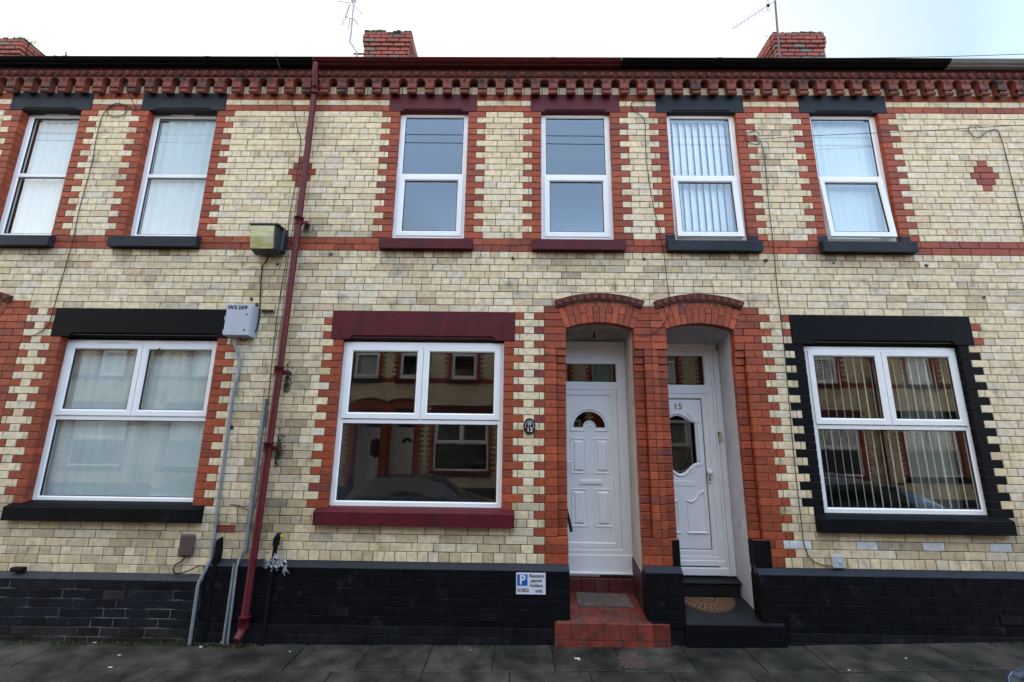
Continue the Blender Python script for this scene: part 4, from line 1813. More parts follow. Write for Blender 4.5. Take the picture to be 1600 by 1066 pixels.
# ------------------------------------------------------------------ assemble the five houses
for k in ORDER:
    h = H[k]
    P = ROOT[k]
    # lintels
    for (a, b) in h['Ulin']:
        mb = MB()
        stop_chamfer_lintel(mb, a, b, 6.0125, 6.262, -.004, h['trimU'], .035, .16)
        mb.build('lintel', h['trimU'], P)
    for (a, b) in h['U']:
        sill('window_sill', a - .115 if k != '11' else a - .10, b + .115 if k != '11' else b + .075, 4.118, 4.245, .08, h['trimU'], P)
        if k == '15':
            mb = MB()
            mb.box(a - .115, a + .002, -.004, .03, 4.262, 4.345, m=GREYP, b=.004)
            mb.build('sill_horn', GREYP, P)
            mb = MB()
            mb.box(b - .002, b + .115, -.004, .03, 4.262, 4.345, m=GREYP, b=.004)
            mb.build('sill_horn', GREYP, P)
    a, b = h['lin']
    mb = MB()
    stop_chamfer_lintel(mb, a, b, 3.0425, 3.371, -.010, h['trimG'], .045, .20)
    mb.build('lintel', h['trimG'], P, label='deep lintel over the ground floor window')
    g0, g1 = h['G']
    sill('window_sill', g0 - .115, g1 + .14, 1.068, 1.205, .075, h['trimG'], P, rise=.05)
    # windows
    for n_, (a, b) in enumerate(h['U']):
        opened = {('15', 0): R(3.0), ('15', 1): R(4.5)}.get((k, n_), 0)
        wdw = upper_window(k, P, a - .004, b + .004, yf=.062 if k != '11' else .10, casement=(k != '11' and k != '9'), opened=opened, vents=(k == '11'))
        if k == '11' or k == '9':
            if n_ == 0:
                net(a + .05, b - .0, 4.25, 5.95, .19, NET, wdw, amp=.009, wl=.10, name='net_blind')
            else:
                net(a + .03, b - .0, 4.25, 5.99, .165, NET, wdw, amp=.008, wl=.12, name='net_blind')
        if k == '15':
            if n_ == 0:
                slats(a + .02, b, 4.22, 5.99, .150, .085, .092, .45, BLINDW, wdw, jitter=.05)
            else:
                net(a + .02, b, 4.22, 5.99, .165, NETW, wdw, amp=.005, wl=.085, name='net_blind')
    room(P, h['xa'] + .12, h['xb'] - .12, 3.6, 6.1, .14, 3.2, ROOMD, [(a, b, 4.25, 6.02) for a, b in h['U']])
    yf = .055 if k != '11' else .095
    ga, gb = (g0 - .006, g1 + .006)
    if k == '15':
        ga, gb = 3.212, 4.93
    wdw = ground_window(k, P, ga, gb, yf=yf, vents=(k == '11'))
    if k == '11':
        slats(g0 + .02, g1 + .05, 1.20, 3.0, .185, .118, .127, .20, NETG, wdw, jitter=.06)
    if k == '15':
        slats(ga + .04, gb - .04, 1.24, 3.0, .15, .089, .089, .99, BLINDC, wdw, jitter=.10)
        net(gb - .52, gb - .02, 1.24, 3.0, .30, CURT, wdw, amp=.02, wl=.07, name='side_curtain')
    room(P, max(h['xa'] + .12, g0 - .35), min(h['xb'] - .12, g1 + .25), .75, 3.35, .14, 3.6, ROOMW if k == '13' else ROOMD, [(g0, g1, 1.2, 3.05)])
    # hall behind the door lights
    mb = MB()
    d0, d1 = h['D']
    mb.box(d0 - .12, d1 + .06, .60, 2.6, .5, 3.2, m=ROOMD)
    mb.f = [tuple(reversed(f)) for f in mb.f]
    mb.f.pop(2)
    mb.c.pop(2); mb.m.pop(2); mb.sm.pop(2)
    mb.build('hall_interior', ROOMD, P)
    arch(k, P)
    porch(k, P)
    (door13 if h['door_right'] else door15)(k, P)
    plinth(k, P)
    steps(k, P)
    cornice(k, P)

chimney('13', ROOT['13'], -2.87, -2.03, 1.96, 9.28, 7.2, broken=1)
chimney('15', ROOT['15'], 4.60, 5.50, 1.96, 9.27, 7.2)
chimney('9', ROOT['9'], -10.15, -9.20, 1.96, 9.10, 7.2)

# painted quoin return of number 15's pier, black
mb = MB()
mb.box(1.600, 1.6765, -.0045, .10, .722, .965, m=BLACKP, b=.004)
mb.build('painted_corner', BLACKP, ROOT['15'])
mb = MB()
mb.box(2.426, 2.60, -.008, .11, .722, .975, m=BLACKP, b=.004)
mb.build('painted_corner', BLACKP, ROOT['15'])

# number on the door of 15
GOLD = mat('brass_numerals', (.30, .19, .12), .4, metal=.6)
ldoor = [o for o in ROOT['15'].children if o.name.startswith('door') and not o.name.startswith(('door_', 'doorstep'))][0]
text_part('door_number', '15', .098, 1.937, .533, 2.368, GOLD, ldoor, bold=.002, sx=1.15)

# downpipe of number 13
dp = MB()
X = -2.60
pth = [(-2.57, -.195, 6.54), (-2.57, -.19, 6.44), (-2.59, -.10, 6.27), (-2.60, -.085, 6.16), (-2.600, -.085, 4.45), (-2.612, -.085, 2.66), (-2.628, -.10, 1.0), (-2.640, -.115, .16), (-2.645, -.13, .10), (-2.652, -.19, .045)]
dp.tube(pth, .036, 16, m=PIPEM)
dpo = dp.build('downpipe', PIPEM, ROOT['13'])
for z, r_ in ((6.22, .046), (4.44, .046), (2.655, .046), (1.84, .046), (.18, .05)):
    c = MB()
    xx = -2.600 - max(0, (4.45 - z)) * .0092
    yy = -.085 if z > 1.9 else (-.10 if z > .5 else -.114)
    if z > 6:
        xx, yy = -2.585, -.10
    c.tube([(xx, yy, z - .045), (xx, yy, z + .035), (xx, yy, z + .036), (xx, yy, z + .05)], [r_, r_, r_ + .008, r_ + .008], 16, m=PIPEM)
    if 1 < z < 5:
        c.box(xx + .03, xx + .105, -.075, -.060, z - .03, z + .012, m=PIPEM, b=.004)
        c.tube([(xx + .09, -.08, z - .01), (xx + .09, .0, z - .01)], .010, 8, m=PIPEM)
    c.build('pipe_collar', PIPEM, dpo)

# airbricks
AIR = mat('clay_airbrick', (.26, .05, .03), .7, noise=.2, nscale=20)


def airbrick(x0, x1, z0, z1, y, m, parent):
    mb = MB()
    mb.box(x0, x1, y - .006, y + .01, z0, z1, m=m, b=.003)
    nx_ = int((x1 - x0 - .02) / .016)
    for r_ in range(max(2, int((z1 - z0) / .022))):
        for c in range(nx_):
            xx = x0 + .012 + c * (x1 - x0 - .02) / nx_
            zz = z0 + .010 + r_ * .022
            mb.box(xx, xx + .009, y - .0075, y - .005, zz, zz + .011, m=GASKET)
    return mb.build('airbrick', None, parent)


airbrick(-3.135, -2.915, .972, 1.05, .0, AIR, ROOT['11'])
airbrick(-1.85, -1.64, .22, .30, -.054, BLACKP, ROOT['13'])
airbrick(-.36, -.15, .20, .28, -.054, BLACKP, ROOT['13'])
airbrick(4.72, 4.94, .25, .33, -.054, BLACKP, ROOT['15'])
mb = MB()
mb.box(-4.13, -3.90, -.058, -.045, .335, .42, (.03, .026, .024), PLINTH, b=.01)
mb.build('blocked_vent', PLINTH, ROOT['11'])

# iron wall ties, nail plugs and old fixings
IRON = mat('rusty_iron', (.045, .028, .02), .8, noise=.4, nscale=30)
for (x, z, r_, kk) in ((-2.21, 4.065, .016, '13'), (-.07, 4.03, .018, '13'), (1.47, 4.03, .016, '15'), (2.88, 4.03, .020, '15'), (3.66, 4.0, .014, '15'), (-2.83, 3.93, .014, '11'), (-3.08, 3.50, .020, '11'), (-3.01, 3.43, .022, '11'), (-4.05, 2.90, .012, '11'), (4.72, 3.98, .018, '15'), (5.3, 3.6, .012, '15'), (-3.1, 2.04, .022, '11')):
    mb = MB()
    n = 9
    rr = random.Random(int(x * 100))
    pts = [(x + r_ * rr.uniform(.7, 1.3) * math.cos(t * 6.283 / n), z + r_ * rr.uniform(.7, 1.4) * math.sin(t * 6.283 / n)) for t in range(n)]
    mb.prism(pts, -.010, .005, 'y', m=IRON)
    mb.build('iron_fixing', IRON, ROOT[kk])

# ------------------------------------------------------------------ terrace across the road (seen in the window reflections)
def copy_tree(o, parent=None):
    c = o.copy()
    COL.objects.link(c)
    if parent is not None:
        c.parent = parent
    for ch in o.children:
        copy_tree(ch, c)
    return c


C0 = -2.91
opp = [('13', 0, 'house across the road reflected in the big window with the maroon lintel'),
       ('15', 0, 'house across the road standing left of the one mirrored in the maroon framed window'),
       ('11', 0, 'house across the road facing the two white front doors'),
       ('15', 12.3, 'house across the road reflected behind the vertical blind slats of the right house'),
       ('13', 12.3, 'facing house mirrored in the right part of the black framed window'),
       ('11', 12.3, 'facing house mirrored at the right edge of the black framed window'),
       ('15', 24.6, 'house across the road at the far right end of the facing terrace'),
       ('11', -12.3, 'facing house mirrored in the right half of the left ground window'),
       ('13', -12.3, 'facing house mirrored in the middle of the left ground window'),
       ('15', -12.3, 'facing house mirrored in the left edge of the left ground window')]
for (k, sh, lab) in opp:
    c = copy_tree(ROOT[k])
    ox = ROOTS[ROOT[k].name].x
    c.location = (C0 - ox + sh, FARW, ROOTS[ROOT[k].name].z - DROP)
    c.rotation_euler = (0, 0, math.pi)
    c['label'] = lab
    c['group'] = 'houses of the facing terrace'

# ------------------------------------------------------------------ things fixed on the wall
# security floodlight
LH = mat('dark_grey_metal', (.03, .034, .038), .5, noise=.15, nscale=10)
LL = mat('yellowed_lens', (.42, .38, .15), .25, noise=.15, nscale=9, coat=.6, col2=(.50, .49, .34), mask=(.5, .66), mscale=6, stretch=(1, 1, 3))
t = empty('security_light', (-2.92, 0, 4.1), 'square security floodlight with yellowed lens beside the maroon downpipe', 'floodlight')
mb = MB()
mb.prism([(0, 4.34), (-.02, 4.36), (-.20, 4.325), (-.215, 4.30), (-.185, 4.055), (-.05, 4.02), (0, 4.06)], -3.075, -2.775, 'x', m=LH)
mb.prism([(0, 4.35), (-.235, 4.342), (-.235, 4.325), (0, 4.32)], -3.09, -2.755, 'x', m=LH)
mb.box(-2.80, -2.75, -.10, 0, 4.06, 4.33, m=LH, b=.01)
mb.build('housing', LH, t)
mb = MB()
mb.prism([(-.205, 4.318), (-.228, 4.312), (-.222, 4.18), (-.198, 4.045), (-.185, 4.05)], -3.062, -2.80, 'x', m=LL)
mb.build('lens', LL, t)
mb = MB()
mb.tube([(-2.93, -.03, 4.05), (-2.935, -.03, 4.0), (-3.0, -.012, 3.9), (-2.995, -.012, 3.72), (-2.975, -.012, 3.5), (-2.955, -.012, 3.3), (-2.96, -.016, 3.15), (-3.0, -.03, 3.05), (-3.07, -.05, 3.0), (-3.13, -.05, 3.02)], .007, 6, m=BLACKR)
mb.build('supply_cable', BLACKR, t)

# grey control cabinet with its conduit
CAB = mat('grey_cabinet', (.40, .42, .46), .5, noise=.06, nscale=6)
t = empty('meter_box', (-3.1, 0, 3.0), 'grey metal control box lettered W3 269 at the end of the black lintel', 'meter box')
mb = MB()
mb.box(-3.255, -2.975, -.125, -.004, 3.035, 3.395, m=CAB, b=.006)
mb.build('cabinet', CAB, t)
mb = MB()
mb.box(-3.262, -2.982, -.142, -.127, 3.04, 3.40, m=CAB, b=.005)
do = mb.build('cabinet_door', CAB, t)
text_part('lettering', 'W3', .062, -3.195, -.1435, 3.357, BLACKR, do, bold=.0012, sx=1.05)
text_part('lettering', '269', .062, -3.080, -.1435, 3.357, BLACKR, do, bold=.0012, sx=1.15)
for (x, z) in ((-3.02, 3.28), (-3.03, 3.10)):
    mb = MB()
    mb.tube([(x, -.150, z), (x, -.13, z)], .008, 8, m=BLACKR)
    mb.build('lock', BLACKR, do)
for z in (3.36, 3.24, 3.08):
    mb = MB()
    mb.tube([(-3.268, -.13, z - .02), (-3.268, -.13, z + .02)], .008, 8, m=CAB)
    mb.build('hinge', CAB, do)

t = empty('conduit', (-3.13, 0, gz(-3.1)), 'grey steel conduit running down from the control box to the pavement', 'pipe')
mb = MB()
mb.tube([(-3.165, -.06, 3.04), (-3.163, -.05, 2.93), (-3.105, -.025, 2.80), (-3.100, -.025, 2.60), (-3.125, -.025, 2.45), (-3.115, -.025, 1.3), (-3.105, -.028, .72), (-3.135, -.075, .58), (-3.165, -.08, .50), (-3.165, -.08, gz(-3.16) - .02)], .0165, 10, m=GALV)
mb.build('pipe', GALV, t)
for z, x in ((2.42, -3.124), (1.32, -3.115)):
    mb = MB()
    mb.tube([(x, -.025, z), (x, -.025, z + .035)], .021, 10, m=GALV)
    mb.build('pipe_coupling', GALV, t)
t = empty('conduit', (-2.79, 0, gz(-2.8)), 'thin zinc conduit ending half way up beside the maroon downpipe', 'pipe')
mb = MB()
mb.tube([(-2.765, -.02, 2.36), (-2.768, -.02, 1.5), (-2.765, -.02, .86), (-2.80, -.05, .73), (-2.805, -.07, .66), (-2.80, -.07, gz(-2.8) - .02)], .013, 10, m=GALV)
mb.box(-2.775, -2.745, -.045, -.004, .8, 2.36, m=GALV, b=.003)
mb.build('pipe', GALV, t)
mb = MB()
mb.tube([(-2.835, -.07, .69), (-2.84, -.075, gz(-2.8) - .02)], .013, 10, m=GALV)
mb.build('second_pipe', GALV, t)
# dark tarred strip between the two plinths
mb = MB()
rr = random.Random(9)
L_ = [(-3.06 + rr.uniform(-.01, .01), z) for z in (.9, .8, .7, .6, .45, .3, .15, gz(-3))]
Rr_ = [(-3.02 + rr.uniform(-.012, .012), z) for z in (gz(-3), .15, .3, .45, .6, .7, .82, .93)]
mb.prism(L_ + Rr_, -.058, .002, 'y', m=BLACKP)
mb.build('tar_strip', BLACKP, ROOT['11'])

# brown junction box
BRN = mat('brown_plastic', (.085, .05, .045), .5, noise=.1, nscale=8)
t = empty('junction_box', (-3.37, 0, .83), 'small brown cable junction box with a looped black cable above the low plinth', 'junction box')
mb = MB()
mb.box(-3.445, -3.305, -.055, -.002, .745, .955, m=BRN, b=.015)
mb.build('box_cover', BRN, t)
mb = MB()
mb.tube([(-3.37, -.03, .75), (-3.40, -.02, .70), (-3.47, -.02, .66), (-3.485, -.02, .62), (-3.46, -.03, .588), (-3.40, -.04, .582), (-3.30, -.04, .615), (-3.22, -.03, .655), (-3.12, -.04, .66)], .006, 6, m=BLACKR)
mb.build('loop_cable', BLACKR, t)

# white cable box of number 15 and its cable
t = empty('cable_box', (3.26, 0, .76), 'small pale grey cable outlet box on the right house, just above its plinth', 'cable box')
mb = MB()
mb.box(3.195, 3.315, -.03, -.002, .728, .848, m=CAB, b=.008)
mb.build('box_cover', CAB, t)
mb = MB()
mb.sphere((3.265, -.03, .785), .02, 8, 5, m=CAB, sc_=(.8, .5, 1.4))
mb.build('box_emblem', CAB, t)

# bracket above the control box
mb = MB()
mb.box(-2.945, -2.79, -.02, -.006, 3.345, 3.375, m=GALV, b=.003)
mb.tube([(-2.93, -.03, 3.36), (-2.80, -.03, 3.36)], .012, 8, m=IRON)
mb.build('cable_bracket', GALV, label='rusty metal bracket on the wall right of the control box', category='bracket')

# black plastic clip on the coping at the left
mb = MB()
mb.box(-5.13, -5.0, -.06, .0, .575, .618, m=BLACKR, b=.008)
mb.build('plastic_clip', BLACKR, label='short black plastic fitting lying on the low plinth at the left', category='fitting')

# broken end of a downpipe at the right edge
t = MB()
t.tube([(5.36, -.05, .98), (5.35, -.05, .87), (5.40, -.08, .80), (5.47, -.13, .72)], .03, 12, m=GREYP)
t.build('pipe_shoe', GREYP, label='dark drainpipe end at the right edge above the black plinth', category='pipe')

# oval number plaque
t = empty('number_plaque', (.137, 0, 2.09), 'black oval plaque with the number 13 and a flower wreath, by the left door', 'plaque')
mb = MB()
PL = mat('black_enamel', (.006, .006, .008), .25, coat=.5)
WH = mat('white_enamel', (.6, .62, .58), .4)
el = [(.137 + .062 * math.cos(a * math.pi / 18), 2.091 + .086 * math.sin(a * math.pi / 18)) for a in range(36)]
mb.prism(el, -.014, -.004, 'y', m=PL)
mb.tube([(x, -.015, z) for x, z in el + el[:1]], .004, 6, m=PL, caps=False)
mb.build('plate', PL, t)
text_part('number', '13', .070, .139, -.0155, 2.058, WH, t, bold=.0015, sx=.95)
mb = MB()
rr = random.Random(2)
for q in range(16):
    a = math.pi * (-.06 + 1.12 * q / 15)
    mb.sphere((.137 + .045 * math.cos(a), -.016, 2.094 + .058 * math.sin(a)), rr.uniform(.0035, .006), 6, 4, m=WH)
for q in range(7):
    a = q * 6.283 / 7
    mb.sphere((.137 + .015 * math.cos(a), -.016, 2.118 + .015 * math.sin(a)), .0065, 6, 4, m=WH)
mb.sphere((.137, -.018, 2.118), .007, 6, 4, m=mat('pink_enamel', (.5, .2, .2), .4))
mb.build('flower_motif', None, t)

# parking sign on the plinth
SG = mat('sign_white', (.62, .63, .68), .35, noise=.03, nscale=6)
SB = mat('sign_blue', (.01, .09, .42), .35)
SK = mat('sign_black', (.012, .012, .014), .4)
t = empty('parking_sign', (.155, -.06, .55), 'white Resident permit holders only parking sign on the black plinth', 'sign')
mb = MB()
mb.box(.009, .303, -.064, -.0585, .452, .650, m=SG, b=.0015)
mb.build('sign_plate', SG, t)
mb = MB()
mb.box(.020, .122, -.0660, -.0645, .532, .635, m=SB)
mb.build('blue_panel', SB, t)
text_part('letter_p', 'P', .118, .072, -.0675, .583, SG, t, bold=.004)
for s_, z, xx in (('Resident', .622, .214), ('permit', .580, .212), ('holders', .535, .212), ('only', .486, .236)):
    text_part('wording', s_, .0455, xx, -.0655, z, SK, t, bold=.0004, sx=.93)
text_part('zone_code', 'N1852', .0455, .078, -.0655, .489, SK, t, bold=.0004, sx=.92)

# cables on the walls: (points, radius, label, name)
CB = mat('black_cable', (.012, .011, .011), .6)


def cable(pts, r_, label, name='cable', m=CB, cat='cable'):
    P_ = [Vector((x, (-.012 if len(p) == 2 else p[2]), z)) for p in pts for (x, z) in [(p[0], p[1])]]
    # Catmull-Rom
    Q = []
    for i in range(len(P_) - 1):
        p0, p1, p2, p3 = P_[max(i - 1, 0)], P_[i], P_[i + 1], P_[min(i + 2, len(P_) - 1)]
        for s_ in range(5):
            u = s_ / 5
            Q.append(.5 * ((2 * p1) + (-p0 + p2) * u + (2 * p0 - 5 * p1 + 4 * p2 - p3) * u * u + (-p0 + 3 * p1 - 3 * p2 + p3) * u ** 3))
    Q.append(P_[-1])
    mb_ = MB()
    mb_.tube([tuple(q) for q in Q], r_, 5, m=m)
    return mb_.build(name, m, label=label, category=cat)


cable([(-4.97, 6.30, -.14), (-4.97, 6.22, -.13), (-4.90, 6.02, -.02), (-4.96, 6.02), (-5.06, 6.08), (-5.18, 6.10), (-5.27, 6.03), (-5.24, 5.93), (-5.12, 5.90), (-5.03, 5.96), (-5.06, 6.06), (-5.2, 6.07), (-5.30, 5.97), (-5.33, 5.7), (-5.31, 5.2), (-5.33, 4.6), (-5.32, 4.2), (-5.34, 3.75), (-5.36, 3.3), (-5.38, 3.15), (-5.5, 3.05), (-5.62, 3.03)], .0045,
      'thin black cable with a round loop between the two left upstairs windows')
cable([(-3.02, 6.56, -.31), (-3.0, 6.46, -.25), (-2.90, 6.1, -.02), (-2.80, 5.75), (-2.735, 5.55), (-2.735, 5.0), (-2.76, 4.5), (-2.73, 4.0), (-2.755, 3.4), (-2.745, 2.7), (-2.72, 2.0), (-2.72, 1.4), (-2.75, 1.2), (-2.90, 1.24), (-3.0, 1.25)], .004,
      'thin black wire running down the wall just left of the maroon downpipe')
cable([(-2.69, 5.3), (-2.70, 4.6), (-2.71, 3.9), (-2.70, 3.2), (-2.71, 2.6)], .003, 'second thin wire tucked close behind the maroon downpipe')
cable([(1.86, 6.16, -.03), (1.65, 6.17, -.02), (1.42, 6.15), (1.44, 6.02), (1.56, 5.90), (1.56, 5.6), (1.56, 5.3), (1.60, 4.8), (1.66, 4.4), (1.70, 4.1), (1.72, 3.7), (1.735, 3.5), (1.70, 3.35), (1.62, 3.22), (1.50, 3.13), (1.40, 3.11), (1.33, 3.13)], .0045,
      'thin black cable dropping between the middle windows to the porch pier')
cable([(2.95, 5.66, -.05), (2.93, 5.74), (2.86, 5.73), (2.80, 5.68), (2.82, 5.59), (2.92, 5.55), (2.96, 5.58), (2.90, 5.68), (2.98, 5.6), (3.0, 5.3), (2.985, 4.7), (2.985, 4.2), (2.97, 3.7), (2.975, 3.2), (2.96, 2.6), (2.94, 1.9), (2.935, 1.2), (2.94, .93), (3.0, .80), (3.1, .755), (3.2, .745)], .0045,
      'thin black cable with a ring loop running down the right house to its plinth')
cable([(2.97, 5.60, -.05), (3.6, 5.64, -.06), (4.5, 5.69, -.06), (5.3, 5.74, -.06), (5.72, 5.78, -.05), (6.6, 5.84, -.05)], .004, 'wire stretched level across the right house in front of its end window')
cable([(5.70, 5.78, -.04), (5.62, 5.84), (5.55, 5.78), (5.58, 5.69), (5.68, 5.67), (5.76, 5.74), (5.90, 5.76), (5.93, 5.5), (5.93, 5.0), (5.93, 4.4), (5.90, 4.1)], .0045, 'thin black cable with a loop at the far right of the wall')
# scratchy grey wire left of the floodlight
cable([(-3.09, 4.20), (-3.25, 4.215), (-3.42, 4.20), (-3.47, 4.10), (-3.44, 4.0), (-3.48, 3.93), (-3.40, 3.88), (-3.25, 3.86), (-3.08, 3.90)], .003, 'pale loose wire scribbled on the wall left of the floodlight', m=GALV)

# grab rail in the porch of 13
t = empty('grab_rail', (.52, .2, 1.2), 'short black handrail sloping down inside the left porch', 'handrail')
mb = MB()
mb.tube([(.47, .42, 1.52), (.495, .35, 1.47), (.565, .12, 1.12), (.580, .07, 1.03), (.582, .065, 1.02)], .017, 10, m=BLACKR)
mb.build('rail', BLACKR, t)
mb = MB()
mb.tube([(.44, .16, 1.16), (.55, .16, 1.16)], .008, 8, m=BLACKR)
mb.build('rail_bracket', BLACKR, t)
mb = MB()
mb.tube([(.42, .38, 1.47), (.485, .38, 1.47)], .008, 8, m=BLACKR)
mb.build('rail_bracket', BLACKR, t)
# light fitting hook and doorbell
mb = MB()
mb.tube([(.915, .30, 3.25), (.915, .30, 3.19), (.905, .30, 3.16)], .008, 8, m=BLACKR)
mb.sphere((.918, .30, 3.17), .014, 8, 6, m=BLACKR)
mb.build('lamp_hook', BLACKR, label='black stub of a removed lamp hanging from the left porch ceiling', category='lamp fitting')
t = empty('door_bell', (2.40, .5, 2.05), 'small yellowed bell box on the frame of the right white door', 'bell')
mb = MB()
mb.box(2.372, 2.412, .478, .497, 1.975, 2.075, m=mat('aged_plastic', (.42, .36, .20), .5), b=.004)
mb.build('bell_case', None, t)
mb = MB()
mb.box(2.366, 2.376, .470, .480, 2.035, 2.070, m=BLACKR)
mb.build('bell_button', BLACKR, t)

# ------------------------------------------------------------------ doormats
MATM = mat('worn_doormat', (.085, .06, .05), .95, noise=.4, nscale=60, bump=1, bscale=200, col2=(.14, .11, .09), mask=(.5, .7), mscale=9)
zt13 = gz(.92) + .205


def tread(y, k='13'):
    if k == '13':
        return zt13 + .105 * (y + .08) / .57
    return gz(2.05) + .19 + .10 * (y + .095) / .565


mb = MB()
A_ = [(.66, .20), (1.22, .18), (1.215, .44), (.655, .465)]
vs = [(x, y, tread(y) + .012) for x, y in A_] + [(x, y, tread(y) + .001) for x, y in A_]
mb.add(vs, [(0, 1, 2, 3), (0, 4, 5, 1), (1, 5, 6, 2), (2, 6, 7, 3), (3, 7, 4, 0)], m=MATM)
mb.build('doormat', MATM, label='flat grey brown doormat on the red tiled step', category='doormat')
COIR = mat('coir', (.15, .072, .028), .95, noise=.4, nscale=80, bump=1, bscale=200)
COIRD = mat('coir_dark', (.03, .022, .02), .95, noise=.3, nscale=80)
t = empty('doormat', (2.07, .28, tread(.25, '15')), 'half round brown coir doormat with a black sunburst, on the black step', 'doormat')
mb = MB()
cx, cy, rx, ry = 2.04, .385, .305, .27
P2 = [(cx + rx * math.cos(R(a)), cy - ry * math.sin(R(a))) for a in range(0, 181, 10)]
vs = [(x, y, tread(y, '15') + .017) for x, y in P2]
vb = [(x, y, tread(y, '15') + .002) for x, y in P2]
n = len(P2)
mb.add(vs + vb, [tuple(range(n))[::-1]] + [(i, (i + 1) % n, n + (i + 1) % n, n + i) for i in range(n)], m=COIR)
mb.build('mat_body', COIR, t)
mb = MB()


def mp_(x, y):
    return (x, y, tread(y, '15') + .0185)


for a in range(8, 180, 13):
    a0, a1 = R(a), R(a + 5)
    q = []
    for (rr_, aa) in ((.42, R(a + 2.5)), (.86, a0), (.90, R(a + 2.5)), (.86, a1)):
        q.append(mp_(cx + rx * rr_ * math.cos(aa), cy - ry * rr_ * math.sin(aa)))
    mb.add(q, [(0, 1, 2, 3)], m=COIRD)
for a in range(0, 180, 12):
    q = [mp_(cx + rx * f * math.cos(R(aa)), cy - ry * f * math.sin(R(aa))) for f, aa in ((.94, a), (.985, a), (.985, a + 12), (.94, a + 12))]
    mb.add(q, [(0, 1, 2, 3)], m=COIRD)
    q = [mp_(cx + rx * f * math.cos(R(aa)), cy - ry * f * math.sin(R(aa))) for f, aa in ((.32, a), (.38, a), (.38, a + 12), (.32, a + 12))]
    mb.add(q, [(0, 1, 2, 3)], m=COIRD)
for a in (45, 90, 135):
    c_ = mp_(cx + rx * .17 * math.cos(R(a)), cy - ry * .17 * math.sin(R(a)))
    mb.sphere((c_[0], c_[1], c_[2] - .001), .018, 8, 4, m=COIRD, sc_=(1, .7, .15))
mb.build('mat_pattern', COIRD, t)

# ------------------------------------------------------------------ capped pipe and plastic wrap
t = empty('standpipe', (-2.43, -.05, gz(-2.4)), 'black capped waste pipe with a yellow valve, wrapped in torn clear plastic', 'pipe')
mb = MB()
mb.tube([(-2.46, -.068, gz(-2.4) - .02), (-2.455, -.068, .5), (-2.44, -.070, .80), (-2.435, -.075, .92)], .022, 12, m=BLACKR)
mb.tube([(-2.435, -.075, .87), (-2.433, -.075, .935), (-2.415, -.08, .965), (-2.385, -.085, .965)], [.032, .034, .03, .026], 12, m=BLACKR)
mb.build('pipe_body', BLACKR, t)
mb = MB()
mb.tube([(-2.388, -.085, .962), (-2.362, -.087, .960)], [.018, .022], 10, m=mat('yellow_plastic', (.45, .38, .05), .5))
mb.build('valve', None, t)
mb = MB()
PLW = mat('clear_plastic_wrap', (.36, .37, .38), .3, spec=.6)
rr = random.Random(21)
for q in range(95):
    a = rr.uniform(0, 6.28)
    c_ = Vector((-2.40 + rr.gauss(0, .055), -.095 + rr.uniform(-.03, .01), .72 + rr.gauss(0, .03)))
    p = [tuple(c_ + Vector((rr.uniform(-.03, .03), rr.uniform(-.015, .015), rr.uniform(-.028, .022)))) for _ in range(3)]
    mb.add(p, [(0, 1, 2)], m=PLW)
for q in range(6):
    c_ = Vector((-2.31 + rr.uniform(-.03, .03), -.085, .60 + rr.uniform(-.05, .05)))
    p = [tuple(c_ + Vector((rr.uniform(-.03, .03), rr.uniform(-.01, .01), rr.uniform(-.06, .06)))) for _ in range(3)]
    mb.add(p, [(0, 1, 2)], m=PLW)
mb.build('plastic_wrap', PLW, t)

# ------------------------------------------------------------------ weeds, leaves and litter
mb = MB()
rr = random.Random(4)
for q in range(1700):
    x = rr.choice([rr.gauss(-3.6, .7), rr.gauss(-3.2, .5), rr.gauss(-2.9, .25), rr.gauss(-3.9, .6), rr.uniform(-6, 6), rr.gauss(-.7, .6), rr.gauss(5.2, .4)])
    if .37 < x < 1.52 or 1.6 < x < 2.63:
        continue
    y = -.062 - abs(rr.gauss(0, .030))
    s_ = rr.uniform(.004, .014)
    z = lev(x, y)
    hgt = rr.uniform(.002, .020) * (1.6 if x < -2.5 else .7)
    a = rr.uniform(0, 6.28)
    p = [(x + s_ * math.cos(a), y + s_ * math.sin(a), z), (x - s_ * math.cos(a), y - s_ * math.sin(a), z + .001), (x + rr.uniform(-.01, .01), y - rr.uniform(0, .02), z + hgt)]
    mb.add(p, [(0, 1, 2)], m=rr.choice([MOSS, MOSS, DRY if x < -2.4 else MOSS, LEAF]))
for q in range(420):      # damp moss and soot lumps on the wall beside the pipe collars
    cz, sz = rr.choice([(2.62, .07), (2.50, .05), (1.86, .08), (1.74, .05), (4.41, .035)])
    z = cz + rr.gauss(0, sz)
    x = -2.60 - max(0, 4.45 - z) * .0092 + .045 + abs(rr.gauss(0, .030))
    s_ = rr.uniform(.005, .015)
    y = -.003 - rr.uniform(0, .010)
    a = rr.uniform(0, 6.28)
    mb.add([(x + s_ * math.cos(a), y, z + s_ * math.sin(a)), (x + s_ * math.cos(a + 2.1), y, z + s_ * math.sin(a + 2.1)), (x + s_ * math.cos(a + 4.2), y - s_, z + s_ * math.sin(a + 4.2))], [(0, 1, 2)], m=SOOTM if rr.random() < .7 else MOSS)
mb.build('moss', None, kind='stuff', label='moss and dead leaves along the foot of the walls and beside the maroon pipe', category='moss')

